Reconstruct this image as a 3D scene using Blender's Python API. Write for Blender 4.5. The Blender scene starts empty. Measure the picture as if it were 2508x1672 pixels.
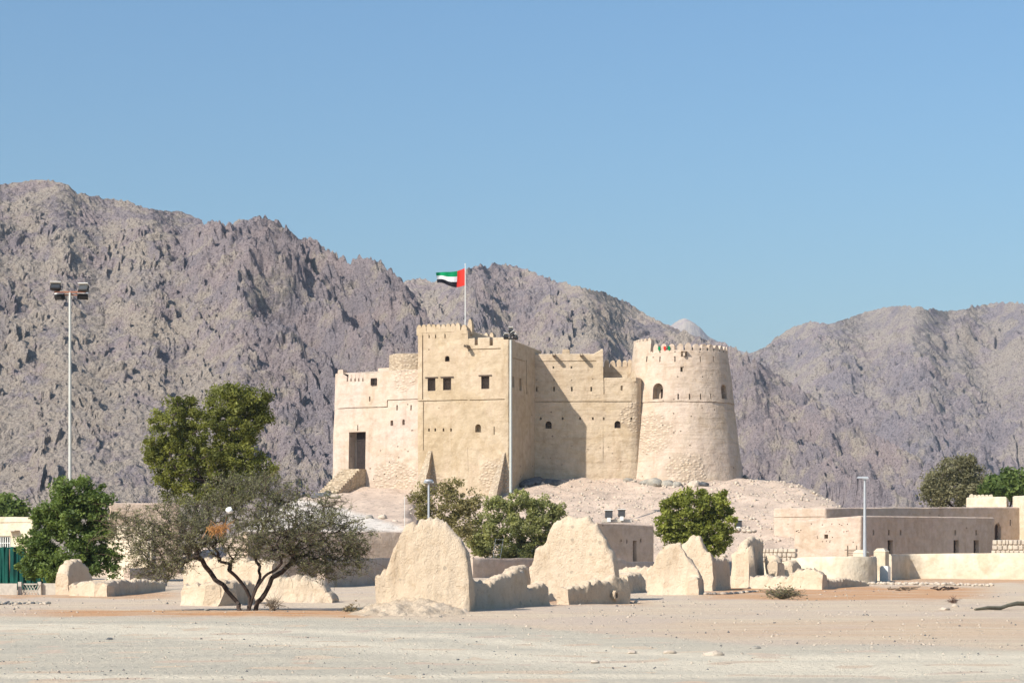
import bpy, bmesh, math, random
import numpy as np
from mathutils import Vector, Matrix
random.seed(7)
rng = np.random.default_rng(7)
sc = bpy.context.scene
COL = sc.collection
R = math.radians

# ------------------------------------------------------------------ camera, sky, sun, exposure
FPX, CX, HY, EYE = 4877.0, 1254.0, 1354.0, 1.65      # focal length and horizon in photograph pixels, eye height in metres
cam_d = bpy.data.cameras.new('camera')
cam_d.sensor_width = 36.0
cam_d.lens = 36.0 * FPX / 2508.0
cam_d.shift_y = (HY - 836.0) / 2508.0
cam_d.clip_start = 0.5
cam_d.clip_end = 30000.0
cam = bpy.data.objects.new('camera', cam_d)
cam.location = (0, 0, EYE)
cam.rotation_euler = (R(90), 0, 0)
COL.objects.link(cam)
sc.camera = cam

SUN_EL, SUN_AZ = 37.0, 46.0                            # height, and degrees to the left of straight behind the camera
world = bpy.data.worlds.new('World')
sc.world = world
world.use_nodes = True
wn = world.node_tree
sky = wn.nodes.new('ShaderNodeTexSky')
sky.sky_type = 'NISHITA'
sky.sun_disc = False
sky.sun_elevation = R(SUN_EL)
sky.sun_rotation = R(180 + SUN_AZ)
sky.air_density = 1.5
sky.dust_density = 2.0
sky.ozone_density = 6.0
tint = wn.nodes.new('ShaderNodeMix')                   # the photograph's white balance, over the whole sky
tint.data_type = 'RGBA'
tint.blend_type = 'MULTIPLY'
tint.inputs[0].default_value = 1.0
tint.inputs[7].default_value = (0.81, 0.98, 1.10, 1)
wn.links.new(sky.outputs[0], tint.inputs[6])
wn.links.new(tint.outputs[2], wn.nodes['Background'].inputs[0])
wn.nodes['Background'].inputs[1].default_value = 0.098

sun_d = bpy.data.lights.new('sun', 'SUN')
sun_d.energy = 5.0
sun_d.angle = R(0.53)
sun_d.color = (1.0, 0.93, 0.83)
sun = bpy.data.objects.new('sun', sun_d)
sdir = Vector((-math.sin(R(SUN_AZ)) * math.cos(R(SUN_EL)), -math.cos(R(SUN_AZ)) * math.cos(R(SUN_EL)), math.sin(R(SUN_EL))))
sun.rotation_euler = sdir.to_track_quat('Z', 'Y').to_euler()
COL.objects.link(sun)

sc.view_settings.view_transform = 'Standard'
sc.view_settings.look = 'None'
sc.view_settings.gamma = 1.0
sc.view_settings.use_curve_mapping = False
sc.view_settings.exposure = 0.42
sc.render.engine = 'CYCLES'
sc.cycles.use_denoising = True
sc.cycles.max_bounces = 6
sc.cycles.diffuse_bounces = 2
sc.cycles.transparent_max_bounces = 8

# ------------------------------------------------------------------ helpers: places
def at(px, py, D):
    """World point seen at a photograph pixel, D metres away."""
    return np.array([(px - CX) / FPX * D, D, EYE + (HY - py) / FPX * D])
def gx(px, D):
    return np.array([(px - CX) / FPX * D, D])
def zpx(py, D):
    return EYE + (HY - py) / FPX * D
class Wall:
    """A vertical plane over the ground line A-B; turns pixels into points of that plane."""
    def __init__(s, A, B):
        s.A, s.B = np.array(A, float), np.array(B, float)
        d = s.B - s.A
        s.L = np.hypot(*d)
        s.t = d / s.L
        s.n = np.array([s.t[1], -s.t[0]])
        if s.n[1] > 0: s.n = -s.n
    def depth(s, px):
        k = (px - CX) / FPX
        u = (k * s.A[1] - s.A[0]) / (s.t[0] - k * s.t[1])
        return s.A[1] + u * s.t[1]
    def u(s, px):
        k = (px - CX) / FPX
        return (k * s.A[1] - s.A[0]) / (s.t[0] - k * s.t[1])
    def p(s, px, py):
        return at(px, py, s.depth(px))
class Drum:
    """A battered round tower: centre and radius by height."""
    def __init__(s, c, zs, rs):
        s.c, s.zs, s.rs = np.array(c, float), zs, rs
    def r(s, z): return float(np.interp(z, s.zs, s.rs))
    def p(s, px, py):
        D = s.c[1] - 4
        for _ in range(12):
            z = zpx(py, D); x = gx(px, D)[0]; r = s.r(z)
            dx = max(-r * .995, min(r * .995, x - s.c[0]))
            D = s.c[1] - math.sqrt(r * r - dx * dx)
        return at(px, py, D)

# ------------------------------------------------------------------ helpers: noise
def _h(ix, iy, iz, seed):
    n = (ix.astype(np.int64) * 374761393 + iy.astype(np.int64) * 668265263 + iz.astype(np.int64) * 2147483647 + seed * 974711) & 0xffffffff
    n = ((n ^ (n >> 13)) * 1274126177) & 0xffffffff
    n = ((n ^ (n >> 16)) * 2246822519) & 0xffffffff
    return (n ^ (n >> 15)) & 0xffff
def noise2(x, y, seed=0):
    ix, iy = np.floor(x), np.floor(y)
    fx, fy = x - ix, y - iy
    u, v = fx * fx * fx * (fx * (fx * 6 - 15) + 10), fy * fy * fy * (fy * (fy * 6 - 15) + 10)
    z = np.zeros_like(ix)
    def g(a, b):
        th = _h(ix + a, iy + b, z, seed) * (2 * math.pi / 65536)
        return np.cos(th) * (fx - a) + np.sin(th) * (fy - b)
    return 1.5 * ((g(0, 0) * (1 - u) + g(1, 0) * u) * (1 - v) + (g(0, 1) * (1 - u) + g(1, 1) * u) * v)
def noise3(p, seed=0):
    p = np.asarray(p, float)
    i = np.floor(p); f = p - i
    w = f * f * (3 - 2 * f)
    r = 0
    for a in (0, 1):
        for b in (0, 1):
            for c in (0, 1):
                val = _h(i[:, 0] + a, i[:, 1] + b, i[:, 2] + c, seed) / 32768.0 - 1
                r = r + val * (w[:, 0] if a else 1 - w[:, 0]) * (w[:, 1] if b else 1 - w[:, 1]) * (w[:, 2] if c else 1 - w[:, 2])
    return r
def worley2(x, y, seed=0):
    ix, iy = np.floor(x), np.floor(y)
    f1 = np.full(x.shape, 9.0); f2 = np.full(x.shape, 9.0)
    z = np.zeros_like(ix)
    for a in (-1, 0, 1):
        for b in (-1, 0, 1):
            jx = _h(ix + a, iy + b, z, seed) / 65536.0; jy = _h(ix + a, iy + b, z + 1, seed) / 65536.0
            d = np.hypot(ix + a + jx - x, iy + b + jy - y)
            f2 = np.where(d < f1, f1, np.minimum(f2, d)); f1 = np.minimum(f1, d)
    return f1, f2
def rough(v, amp, scale, seed=0, octaves=3):
    v = np.asarray(v, float); o = v.copy()
    for k in range(octaves):
        for ax in range(3):
            o[:, ax] += amp * .55 ** k * noise3(v / scale * 2.1 ** k, seed + 11 * ax + 37 * k)
    return o

# ------------------------------------------------------------------ helpers: objects
WL = {}
def link(o, parent=None, loc=(0, 0, 0)):
    loc = Vector(loc)
    COL.objects.link(o)
    if parent is not None:
        o.parent = parent
        o.location = loc - WL[parent]
    else:
        o.location = loc
    WL[o] = loc
    return o
def tag(o, label=None, cat=None, group=None, kind=None):
    if label: o['label'] = label
    if cat: o['category'] = cat
    if group: o['group'] = group
    if kind: o['kind'] = kind
    return o
def thing(name, loc, label, cat, group=None):
    o = bpy.data.objects.new(name, None)
    o.empty_display_size = .3
    link(o, None, loc)
    return tag(o, label, cat, group)
def to_mesh(name, v, f, mats, mi=None, sharp=35, smooth=True):
    me = bpy.data.meshes.new(name)
    v = np.asarray(v, float)
    me.from_pydata([tuple(x) for x in v.tolist()], [], [tuple(int(i) for i in q) for q in f])
    for m in (mats if isinstance(mats, (list, tuple)) else [mats]): me.materials.append(m)
    if mi is not None: me.polygons.foreach_set('material_index', np.asarray(mi, dtype=np.int32))
    if smooth:
        me.polygons.foreach_set('use_smooth', np.ones(len(me.polygons), dtype=bool))
        me.update()
        if sharp: me.set_sharp_from_angle(angle=R(sharp))
    me.update()
    return me
def obj(name, v, f, mats, parent=None, mi=None, origin=None, **kw):
    v = np.asarray(v, float)
    if origin is None:
        lo, hi = v.min(0), v.max(0)
        origin = ((lo[0] + hi[0]) / 2, (lo[1] + hi[1]) / 2, lo[2])
    return link(bpy.data.objects.new(name, to_mesh(name, v - np.array(origin), f, mats, mi, **kw)), parent, origin)
def quads_mesh(name, v, mats, tint=None, smooth=False):
    """Many loose quads: v has shape (n, 4, 3)."""
    n = len(v)
    me = bpy.data.meshes.new(name)
    me.vertices.add(4 * n); me.loops.add(4 * n); me.polygons.add(n)
    me.vertices.foreach_set('co', np.asarray(v, np.float32).ravel())
    me.loops.foreach_set('vertex_index', np.arange(4 * n, dtype=np.int32))
    me.polygons.foreach_set('loop_start', np.arange(0, 4 * n, 4, dtype=np.int32))
    me.polygons.foreach_set('loop_total', np.full(n, 4, np.int32))
    me.materials.append(mats)
    if tint is not None:
        a = me.attributes.new('tint', 'FLOAT', 'POINT')
        a.data.foreach_set('value', np.repeat(np.asarray(tint, np.float32), 4))
    me.update(); me.validate()
    return me
def grid_mesh(name, P, mat, attrs={}, smooth=True):
    """P has shape (rows, cols, 3)."""
    nr, nc = P.shape[:2]
    me = bpy.data.meshes.new(name)
    me.vertices.add(nr * nc)
    me.vertices.foreach_set('co', P.astype(np.float32).ravel())
    i = (np.arange(nr - 1)[:, None] * nc + np.arange(nc - 1)[None, :]).ravel()
    q = np.stack([i, i + 1, i + nc + 1, i + nc], 1).astype(np.int32)
    me.loops.add(q.size); me.polygons.add(len(q))
    me.loops.foreach_set('vertex_index', q.ravel())
    me.polygons.foreach_set('loop_start', np.arange(0, q.size, 4, dtype=np.int32))
    me.polygons.foreach_set('loop_total', np.full(len(q), 4, np.int32))
    me.polygons.foreach_set('use_smooth', np.full(len(q), smooth, dtype=bool))
    for k, a in attrs.items():
        at_ = me.attributes.new(k, 'FLOAT', 'POINT')
        at_.data.foreach_set('value', a.astype(np.float32).ravel())
    me.materials.append(mat)
    me.update()
    return me
class MB:
    """Collects simple solids into one mesh."""
    def __init__(s): s.v, s.f, s.m = [], [], []
    def add(s, v, f, m=0):
        b = len(s.v)
        s.v += [tuple(map(float, x)) for x in v]
        s.f += [tuple(b + i for i in q) for q in f]
        s.m += [m] * len(f)
    def box(s, c, size, rot=None, m=0, taper=1.0):
        hx, hy, hz = size[0] / 2, size[1] / 2, size[2] / 2
        vs = []
        for z in (-1, 1):
            k = taper if z > 0 else 1
            for x, y in ((-1, -1), (1, -1), (1, 1), (-1, 1)): vs.append(Vector((x * hx * k, y * hy * k, z * hz)))
        if rot is not None: vs = [rot @ q for q in vs]
        s.add([q + Vector(c) for q in vs], [(3, 2, 1, 0), (4, 5, 6, 7), (0, 1, 5, 4), (1, 2, 6, 5), (2, 3, 7, 6), (3, 0, 4, 7)], m)
    def tube(s, pts, rad, n=8, m=0, caps=True):
        pts = [Vector(p) for p in pts]
        b = len(s.v)
        for i, p in enumerate(pts):
            d = (pts[min(i + 1, len(pts) - 1)] - pts[max(i - 1, 0)]).normalized()
            a = d.cross(Vector((0, 0, 1)) if abs(d.z) < .95 else Vector((1, 0, 0))).normalized()
            c = d.cross(a)
            r = rad[i] if hasattr(rad, '__len__') else rad
            for k in range(n):
                th = 2 * math.pi * k / n
                s.v.append(tuple(p + (a * math.cos(th) + c * math.sin(th)) * r))
        for i in range(len(pts) - 1):
            for k in range(n):
                s.f.append((b + i * n + k, b + i * n + (k + 1) % n, b + (i + 1) * n + (k + 1) % n, b + (i + 1) * n + k)); s.m.append(m)
        if caps:
            s.f.append(tuple(b + k for k in range(n))[::-1]); s.m.append(m)
            e = b + (len(pts) - 1) * n
            s.f.append(tuple(e + k for k in range(n))); s.m.append(m)
    def build(s, name, mats, parent=None, **kw):
        return obj(name, s.v, s.f, mats, parent, mi=s.m, **kw)
def zrot(t):
    """Rotation that takes local x to ground direction t."""
    return Matrix.Rotation(math.atan2(t[1], t[0]), 3, 'Z')
def fix_normals(me):
    bm = bmesh.new(); bm.from_mesh(me)
    bmesh.ops.recalc_face_normals(bm, faces=bm.faces[:])
    bm.to_mesh(me); bm.free()

# ------------------------------------------------------------------ helpers: materials
class NT:
    def __init__(s, name, rough=.9, spec=.25):
        s.m = bpy.data.materials.new(name); s.m.use_nodes = True
        s.t = s.m.node_tree; s.b = s.t.nodes['Principled BSDF']
        s.b.inputs['Roughness'].default_value = rough
        s.b.inputs['Specular IOR Level'].default_value = spec
        s.pos = s.n('ShaderNodeNewGeometry').outputs['Position']
    def n(s, k, **kw):
        x = s.t.nodes.new(k)
        for a, v in kw.items(): setattr(x, a, v)
        return x
    def l(s, a, b): s.t.links.new(a, b)
    def mapping(s, scale, src=None):
        m = s.n('ShaderNodeMapping'); m.inputs['Scale'].default_value = scale
        s.l(src or s.pos, m.inputs[0]); return m.outputs[0]
    def noise(s, scale, detail=5, rough=.55, src=None, dist=0):
        x = s.n('ShaderNodeTexNoise'); x.inputs['Scale'].default_value = scale; x.inputs['Detail'].default_value = detail
        x.inputs['Roughness'].default_value = rough; x.inputs['Distortion'].default_value = dist
        s.l(src or s.pos, x.inputs['Vector']); return x.outputs[0]
    def voronoi(s, scale, feature='F1', src=None, out=0):
        x = s.n('ShaderNodeTexVoronoi', feature=feature); x.inputs['Scale'].default_value = scale
        s.l(src or s.pos, x.inputs['Vector']); return x.outputs[out]
    def ramp(s, src, a, b, lo=0.0, hi=1.0):
        x = s.n('ShaderNodeMapRange', clamp=True, interpolation_type='SMOOTHSTEP')
        for i, v in enumerate((a, b, lo, hi)): x.inputs[i + 1].default_value = v
        s.l(src, x.inputs[0]); return x.outputs[0]
    def mix(s, fac, a, b, blend='MIX'):
        x = s.n('ShaderNodeMix', data_type='RGBA', blend_type=blend)
        for i, v in ((0, fac), (6, a), (7, b)):
            if isinstance(v, (int, float)): x.inputs[i].default_value = v
            elif isinstance(v, (tuple, list)): x.inputs[i].default_value = (*v[:3], 1)
            else: s.l(v, x.inputs[i])
        return x.outputs[2]
    def math(s, op, a, b=0.0):
        x = s.n('ShaderNodeMath', operation=op)
        for i, v in ((0, a), (1, b)):
            if isinstance(v, (int, float)): x.inputs[i].default_value = v
            else: s.l(v, x.inputs[i])
        return x.outputs[0]
    def attr(s, name):
        return s.n('ShaderNodeAttribute', attribute_name=name).outputs['Fac']
    def near(s, c, r0, r1):
        """1 inside r0 metres of a world point, 0 beyond r1."""
        x = s.n('ShaderNodeVectorMath', operation='DISTANCE'); s.l(s.pos, x.inputs[0]); x.inputs[1].default_value = tuple(c)
        return s.ramp(x.outputs['Value'], r0, r1, 1.0, 0.0)
    def bump(s, h, strength, dist, prev=None):
        x = s.n('ShaderNodeBump'); x.inputs['Strength'].default_value = strength; x.inputs['Distance'].default_value = dist
        s.l(h, x.inputs['Height'])
        if prev is not None: s.l(prev, x.inputs['Normal'])
        return x.outputs[0]
    def out(s, col, nrm=None):
        if isinstance(col, (tuple, list)): s.b.inputs['Base Color'].default_value = (*col[:3], 1)
        else: s.l(col, s.b.inputs['Base Color'])
        if nrm is not None: s.l(nrm, s.b.inputs['Normal'])
        return s.m

def plaster(name, a, b, dark=None, bump=.6, pits=True, patches=(), courses=.5):
    n = NT(name, .93, .15)
    a, b = tuple(x * .905 for x in a), tuple(x * .905 for x in b)
    dark = tuple(x * .905 for x in dark) if dark else None
    big = n.ramp(n.noise(.22, 6, .6), .36, .66)
    col = n.mix(big, a, b)
    med = n.noise(1.7, 8, .65)
    col = n.mix(n.ramp(med, .35, .7), col, n.mix(1.0, col, (.82, .80, .77), 'MULTIPLY'))
    streak = n.noise(1.0, 5, .6, n.mapping((.35, .35, 3.2)))
    col = n.mix(n.ramp(streak, .5, .72, 0, .55 * courses), col, n.mix(1.0, col, (.80, .76, .72), 'MULTIPLY'))
    drip = n.noise(1.0, 4, .6, n.mapping((1.6, 1.6, .16)))
    col = n.mix(n.ramp(drip, .52, .74, 0, .45), col, n.mix(1.0, col, (.78, .72, .66), 'MULTIPLY'))
    rp = n.noise(.33, 3, .5, None, 1.2)
    col = n.mix(n.ramp(rp, .55, .585, 0, .4), col, n.mix(1.0, col, (1.06, 1.04, 1.08), 'MULTIPLY'))
    col = n.mix(n.ramp(rp, .44, .405, 0, .45), col, n.mix(1.0, col, (.90, .86, .78), 'MULTIPLY'))
    h = n.math('ADD', n.noise(5, 8, .7), n.math('MULTIPLY', streak, 1.1 * courses))
    if dark is not None:
        col = n.mix(n.ramp(n.noise(.5, 6, .7), .56, .70, 0, .75), col, dark)
    nr = n.bump(h, bump, .10)
    nr = n.bump(n.noise(.9, 4, .5), .5, .35, nr)
    stone = None
    for c, r0, r1 in patches:
        k = n.near(c, r0, r1)
        stone = k if stone is None else n.math('MAXIMUM', stone, k)
    if stone is not None:
        stone = n.ramp(n.math('ADD', stone, n.math('MULTIPLY', n.math('SUBTRACT', n.noise(.8, 5), .5), 1.4)), .35, .65)
        src = n.mapping((1, 1, 1.5))
        cell = n.voronoi(3.1, src=src); cc = n.voronoi(3.1, src=src, out=1)
        sep = n.n('ShaderNodeSeparateColor'); n.l(cc, sep.inputs[0])
        scol = n.mix(sep.outputs[0], (.60, .48, .345), (.44, .355, .28))
        scol = n.mix(n.ramp(cell, .42, .62), scol, (.34, .26, .19))
        col = n.mix(n.math('MULTIPLY', stone, .5), col, scol)
        nr = n.bump(n.math('MULTIPLY', n.ramp(cell, .15, .6, 1, 0), stone), .6, .10, nr)
    if pits:
        v = n.voronoi(1.15); vc = n.n('ShaderNodeSeparateColor'); n.l(n.voronoi(1.15, out=1), vc.inputs[0])
        pit = n.math('MULTIPLY', n.ramp(v, .07, .11, 1, 0), n.ramp(vc.outputs[0], .72, .74))
        col = n.mix(n.math('MULTIPLY', pit, .75), col, (.12, .09, .07))
    return n.out(col, nr)

def plain(name, col, rough=.6, metal=0.0, var=.15):
    n = NT(name, rough, .4)
    n.b.inputs['Metallic'].default_value = metal
    c = n.mix(n.ramp(n.noise(6, 5), .35, .7, 0, 1), col, tuple(x * (1 - var) for x in col))
    return n.out(c)

def leafy(name, dark, light, trans=.35):
    n = NT(name, .6, .3)
    col = n.mix(n.attr('tint'), dark, light)
    col = n.mix(n.ramp(n.noise(1.3, 3), .4, .65, 0, .45), col, tuple(x * .7 for x in dark))
    n.l(col, n.b.inputs['Base Color'])
    tr = n.n('ShaderNodeBsdfTranslucent')
    n.l(n.mix(1.0, col, (1.0, 1.0, .55), 'MULTIPLY'), tr.inputs[0])
    mx = n.n('ShaderNodeMixShader'); mx.inputs[0].default_value = trans
    n.l(n.b.outputs[0], mx.inputs[1]); n.l(tr.outputs[0], mx.inputs[2])
    n.l(mx.outputs[0], n.t.nodes['Material Output'].inputs['Surface'])
    return n.m

M = {}
M['wood'] = plain('dark_wood', (.055, .032, .026), .7, 0, .4)
M['door_wood'] = plain('old_door_wood', (.028, .018, .016), .8, 0, .5)
M['wood_pale'] = plain('weathered_wood', (.22, .17, .12), .8, 0, .3)
M['black'] = plain('black_metal', (.018, .018, .02), .45)
M['grey_metal'] = plain('grey_painted_metal', (.42, .44, .46), .45, .2, .1)
M['white_metal'] = plain('white_painted_metal', (.70, .70, .66), .4, 0, .08)
M['pole_grey'] = plain('galvanised_pole', (.50, .51, .47), .5, .1, .08)
M['concrete'] = plain('concrete', (.52, .47, .40), .9, 0, .2)
M['glass'] = plain('lamp_glass', (.045, .05, .055), .25)
M['rust'] = plain('rusty_steel', (.30, .13, .08), .8, 0, .3)
M['bark'] = plain('bark', (.062, .042, .034), .9, 0, .5)
M['twig'] = plain('grey_twig', (.155, .14, .095), .9, 0, .3)
M['twig_red'] = plain('reddish_twig', (.19, .12, .09), .9, 0, .3)

# ------------------------------------------------------------------ terrain
def smooth(a, b, x):
    t = np.clip((np.asarray(x, float) - a) / (b - a), 0, 1)
    return t * t * (3 - 2 * t)
CREST_PX = [-200, 420, 560, 640, 700, 760, 806, 900, 1022, 1250, 1560, 1700, 1825, 1900, 1960, 2000, 2050, 2120, 2200, 2290]
CREST_PY = [1370, 1368, 1325, 1275, 1238, 1216, 1200, 1186, 1180, 1168, 1162, 1160, 1167, 1177, 1193, 1211, 1238, 1290, 1352, 1372]
def mound(x, y):
    x = np.asarray(x, float); y = np.asarray(y, float)
    px = CX + x / np.maximum(y, 1) * FPX
    crest = EYE + (HY - np.interp(px, CREST_PX, CREST_PY)) / FPX * 178
    slope = .245 * (y - 138) + np.interp(px, [1000, 1320], [-.35, .35])
    led = (3.05 + .15 * (y - 141)) * ((y > 141) & (px > 560) & (px < 1010))
    slope = np.maximum(slope, led)
    k = 2.2
    z = -np.log(np.exp(-k * np.clip(slope, -20, 30)) + np.exp(-k * np.clip(crest, -20, 30))) / k
    z = z * (1 - smooth(186, 235, y))
    n = .20 * noise2(x * .3, y * .3, 3) + .15 * noise2(x * .9, y * .55, 4) + .08 * noise2(x * 2.0, y * 1.6, 5)
    return z + n * smooth(0, 1.5, z)
def ground_z(x, y):
    x = np.asarray(x, float); y = np.asarray(y, float)
    f = smooth(20, 40, y) * (1 - smooth(500, 2000, y))
    return (.05 * noise2(x * .12, y * .12, 8) + .02 * noise2(x * .5, y * .5, 9)) * f * (np.abs(x) < 90)

# tracks and soil zones on the ground, as curves across the plain (world metres)
def curve_y(pts):
    q = np.array([gx(px, EYE * FPX / (py - HY)) for px, py in pts])
    return lambda x: np.interp(x, q[:, 0], q[:, 1])
road_edge = curve_y([(-400, 1511), (0, 1513), (500, 1512), (900, 1513), (1200, 1524), (1500, 1552), (1900, 1580), (2508, 1594), (2900, 1600)])
trk = [(curve_y([(-300, 1535), (0, 1537), (350, 1544), (700, 1570), (1100, 1602), (1600, 1626), (2100, 1634), (2600, 1622)]), 3.4),
       (curve_y([(-300, 1528), (0, 1529), (500, 1534), (900, 1552), (1300, 1578), (1800, 1612), (2600, 1606)]), 2.4),
       (curve_y([(-300, 1650), (0, 1655), (900, 1660), (1500, 1656), (2600, 1640)]), 1.0)]
def zones(x, y):
    e = road_edge(x) + 1.1 * noise2(x * .35, y * .35, 21)
    gravel = 1 - smooth(-1.6, 1.8, y - e)
    px = CX + x / np.maximum(y, 1) * FPX
    py = HY + EYE / np.maximum(y, 1) * FPX
    nz = noise2(px * .012, py * .14, 22) * 5
    def band(lo, hi, soft): return smooth(lo - soft, lo + soft, py + nz) * (1 - smooth(hi - soft, hi + soft, py + nz))
    orange = band(1494, 1510, 4) * (1 - smooth(840, 940, px)) * smooth(-60, 240, px)
    orange = np.maximum(orange, .25 * band(1520, 1560, 10) * smooth(1500, 1900, px))
    orange = np.maximum(orange, .75 * band(1466, 1480, 6) * smooth(1040, 1120, px) * (1 - smooth(1500, 1640, px)))
    orange = np.maximum(orange, 1.0 * band(1438, 1468, 4) * smooth(1660, 1800, px) * (1 - smooth(2330, 2480, px)))
    orange = np.maximum(orange, .8 * band(1413, 1428, 4) * smooth(2110, 2200, px))
    orange = np.maximum(orange, .8 * band(1450, 1463, 3) * (1 - smooth(380, 470, px)))
    pale = np.zeros_like(x)
    for c, w in trk:
        pale = np.maximum(pale, 1 - smooth(.0, 1.0, np.abs(y - c(x) + .8 * noise2(x * .2, y * .2, 23)) / w))
    return gravel, orange, pale * gravel

def soil(name):
    n = NT(name, .95, .1)
    gr, og, pa, mo, pt = (n.attr(k) for k in ('gravel', 'orange', 'pale', 'hill', 'plaza'))
    st = n.mapping((.25, 1.3, 1))
    dirt = n.mix(n.ramp(n.noise(.5, 7, .65, st), .35, .65), (.57, .435, .315), (.63, .515, .37))
    dirt = n.mix(n.ramp(n.noise(.16, 5, .6), .45, .62, 0, .7), dirt, (.55, .44, .35))
    grav = n.mix(n.ramp(n.noise(.6, 7, .65, st), .38, .64), (.56, .49, .375), (.475, .425, .335))
    hill = n.mix(n.ramp(n.noise(.35, 7, .65), .35, .65), (.60, .465, .362), (.50, .385, .30))
    c = n.mix(n.math('MULTIPLY', og, n.ramp(n.noise(.9, 6, .7, st), .3, .6)), dirt, (.53, .27, .12))
    c = n.mix(gr, c, grav)
    c = n.mix(n.math('MULTIPLY', pa, n.ramp(n.noise(.8, 6, .7, st), .25, .6, .45, 1)), c, (.70, .61, .465))
    c = n.mix(mo, c, hill)
    c = n.mix(pt, c, (.62, .56, .49))
    spk = n.noise(9, 4, .7)
    c = n.mix(n.ramp(spk, .56, .70, 0, .55), c, (.27, .225, .185))
    c = n.mix(n.ramp(spk, .42, .28, 0, .5), c, (.70, .61, .50))
    v = n.voronoi(2.4); vs = n.n('ShaderNodeSeparateColor'); n.l(n.voronoi(2.4, out=1), vs.inputs[0])
    c = n.mix(n.math('MULTIPLY', n.ramp(v, .10, .16, 1, 0), n.ramp(vs.outputs[0], .55, .6, 0, .7)), c, (.27, .23, .19))
    hs = n.noise(1.6, 6, .75)
    c = n.mix(n.math('MULTIPLY', mo, n.ramp(hs, .52, .64, 0, .7)), c, (.30, .24, .19))
    c = n.mix(n.math('MULTIPLY', mo, n.ramp(hs, .44, .32, 0, .5)), c, (.64, .52, .42))
    h = n.math('ADD', n.noise(3, 8, .72), n.math('MULTIPLY', n.noise(14, 4, .7), .5))
    return n.out(c, n.bump(h, .8, .12))
M['soil'] = soil('dry_soil')

yy = [-4000., -600., -60., 0.]
d = 6.0
while d < 262: yy.append(d); d *= 1.0095
yy += [300., 400., 700., 1500., 4000., 9000., 20000.]
xx = [-15000., -4000., -1000., -300., -110.] + list(np.arange(-72, 72.1, .42)) + [110., 300., 1000., 4000., 15000.]
X, Y = np.meshgrid(np.array(xx), np.array(yy))
gv, og, pa = zones(X, Y)
gv[Y < 5] = 1
g = link(bpy.data.objects.new('ground', grid_mesh('ground', np.stack([X, Y, ground_z(X, Y)], -1), M['soil'],
     dict(gravel=gv * 0, orange=og, pale=pa * 0, hill=np.zeros_like(X), plaza=np.zeros_like(X)))))
tag(g, 'dry sandy ground with orange soil patches', kind='structure')
# gravel road: its own sheet just above the soil, thinning out at its far edge
ry = [d for d in yy if 6 <= d < 62]
rx = [x for x in xx if -45 < x < 45]
X, Y = np.meshgrid(np.array(rx), np.array(ry))
gv, og, pa = zones(X, Y)
P = np.stack([X, Y, ground_z(X, Y) + .006 - .03 * (1 - smooth(.0, .3, gv)) + .018 * noise2(X * 1.1, Y * 1.1, 31) * gv * (gv > .5)], -1)
road = link(bpy.data.objects.new('gravel_road', grid_mesh('gravel_road', P, M['soil'], dict(gravel=gv, orange=og, pale=pa, hill=X * 0, plaza=X * 0))))
tag(road, 'grey gravel road with pale wheel tracks', kind='structure')
# the low hill under the fort
X, Y = np.meshgrid(np.arange(-48, 52, .45), np.concatenate([np.arange(134, 141, .5), [141.001, 141.05], np.arange(141.5, 182, .4), np.arange(182, 240, 1.5)]))
Z = mound(X, Y) - .15
px_ = CX + X / Y * FPX; py_ = HY - (Z - EYE) / Y * FPX
pl = smooth(0, 10, py_ - np.interp(px_, [640, 720, 885, 990], [1180, 1212, 1252, 1288]) + 4 * noise2(X * .8, Y * .8, 41)) * (1 - smooth(985, 1000, px_)) * smooth(3, 3.4, Z)
hill = link(bpy.data.objects.new('hill', grid_mesh('hill', np.stack([X, Y, Z], -1), M['soil'],
     dict(gravel=X * 0, orange=X * 0, pale=X * 0, hill=smooth(.1, 1.2, Z), plaza=pl))))
tag(hill, 'bare stony hill that carries the fort', kind='structure')

def rock_mat(name, warm_grey, grey, talus, k=1.0):
    n = NT(name, .95, .1)
    ta = n.attr('talus')
    c = n.mix(n.ramp(n.noise(.045 / k, 7, .65), .40, .60), warm_grey, grey)  # two rock tones mixed at random
    pat = n.noise(.085 / k, 8, .72)
    c = n.mix(n.ramp(n.math('ADD', pat, n.math('MULTIPLY', ta, .12)), .50, .64, 0, .9), c, talus)
    c = n.mix(n.ramp(n.noise(.03 / k, 6, .7, n.mapping((1, 1, .6))), .53, .66, 0, .6), c, tuple(x * y for x, y in zip(grey, (.82, .86, .90))))
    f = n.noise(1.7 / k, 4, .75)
    c = n.mix(n.ramp(f, .52, .62, 0, .85), c, n.mix(1.0, c, (.36, .345, .40), 'MULTIPLY'))  # dark specks: rock varnish, plus tiny crag shadows painted into the colour
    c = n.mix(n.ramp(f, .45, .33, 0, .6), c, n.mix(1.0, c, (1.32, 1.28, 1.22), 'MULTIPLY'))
    g = n.noise(.36 / k, 6, .75)
    c = n.mix(n.ramp(g, .54, .66, 0, .55), c, n.mix(1.0, c, (.60, .58, .62), 'MULTIPLY'))
    nr = n.bump(n.noise(.45 / k, 6, .75), .8, 2.2 * k)
    return n.out(c, n.bump(n.noise(1.6 / k, 5, .75), 1.0, .8 * k, nr))

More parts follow.
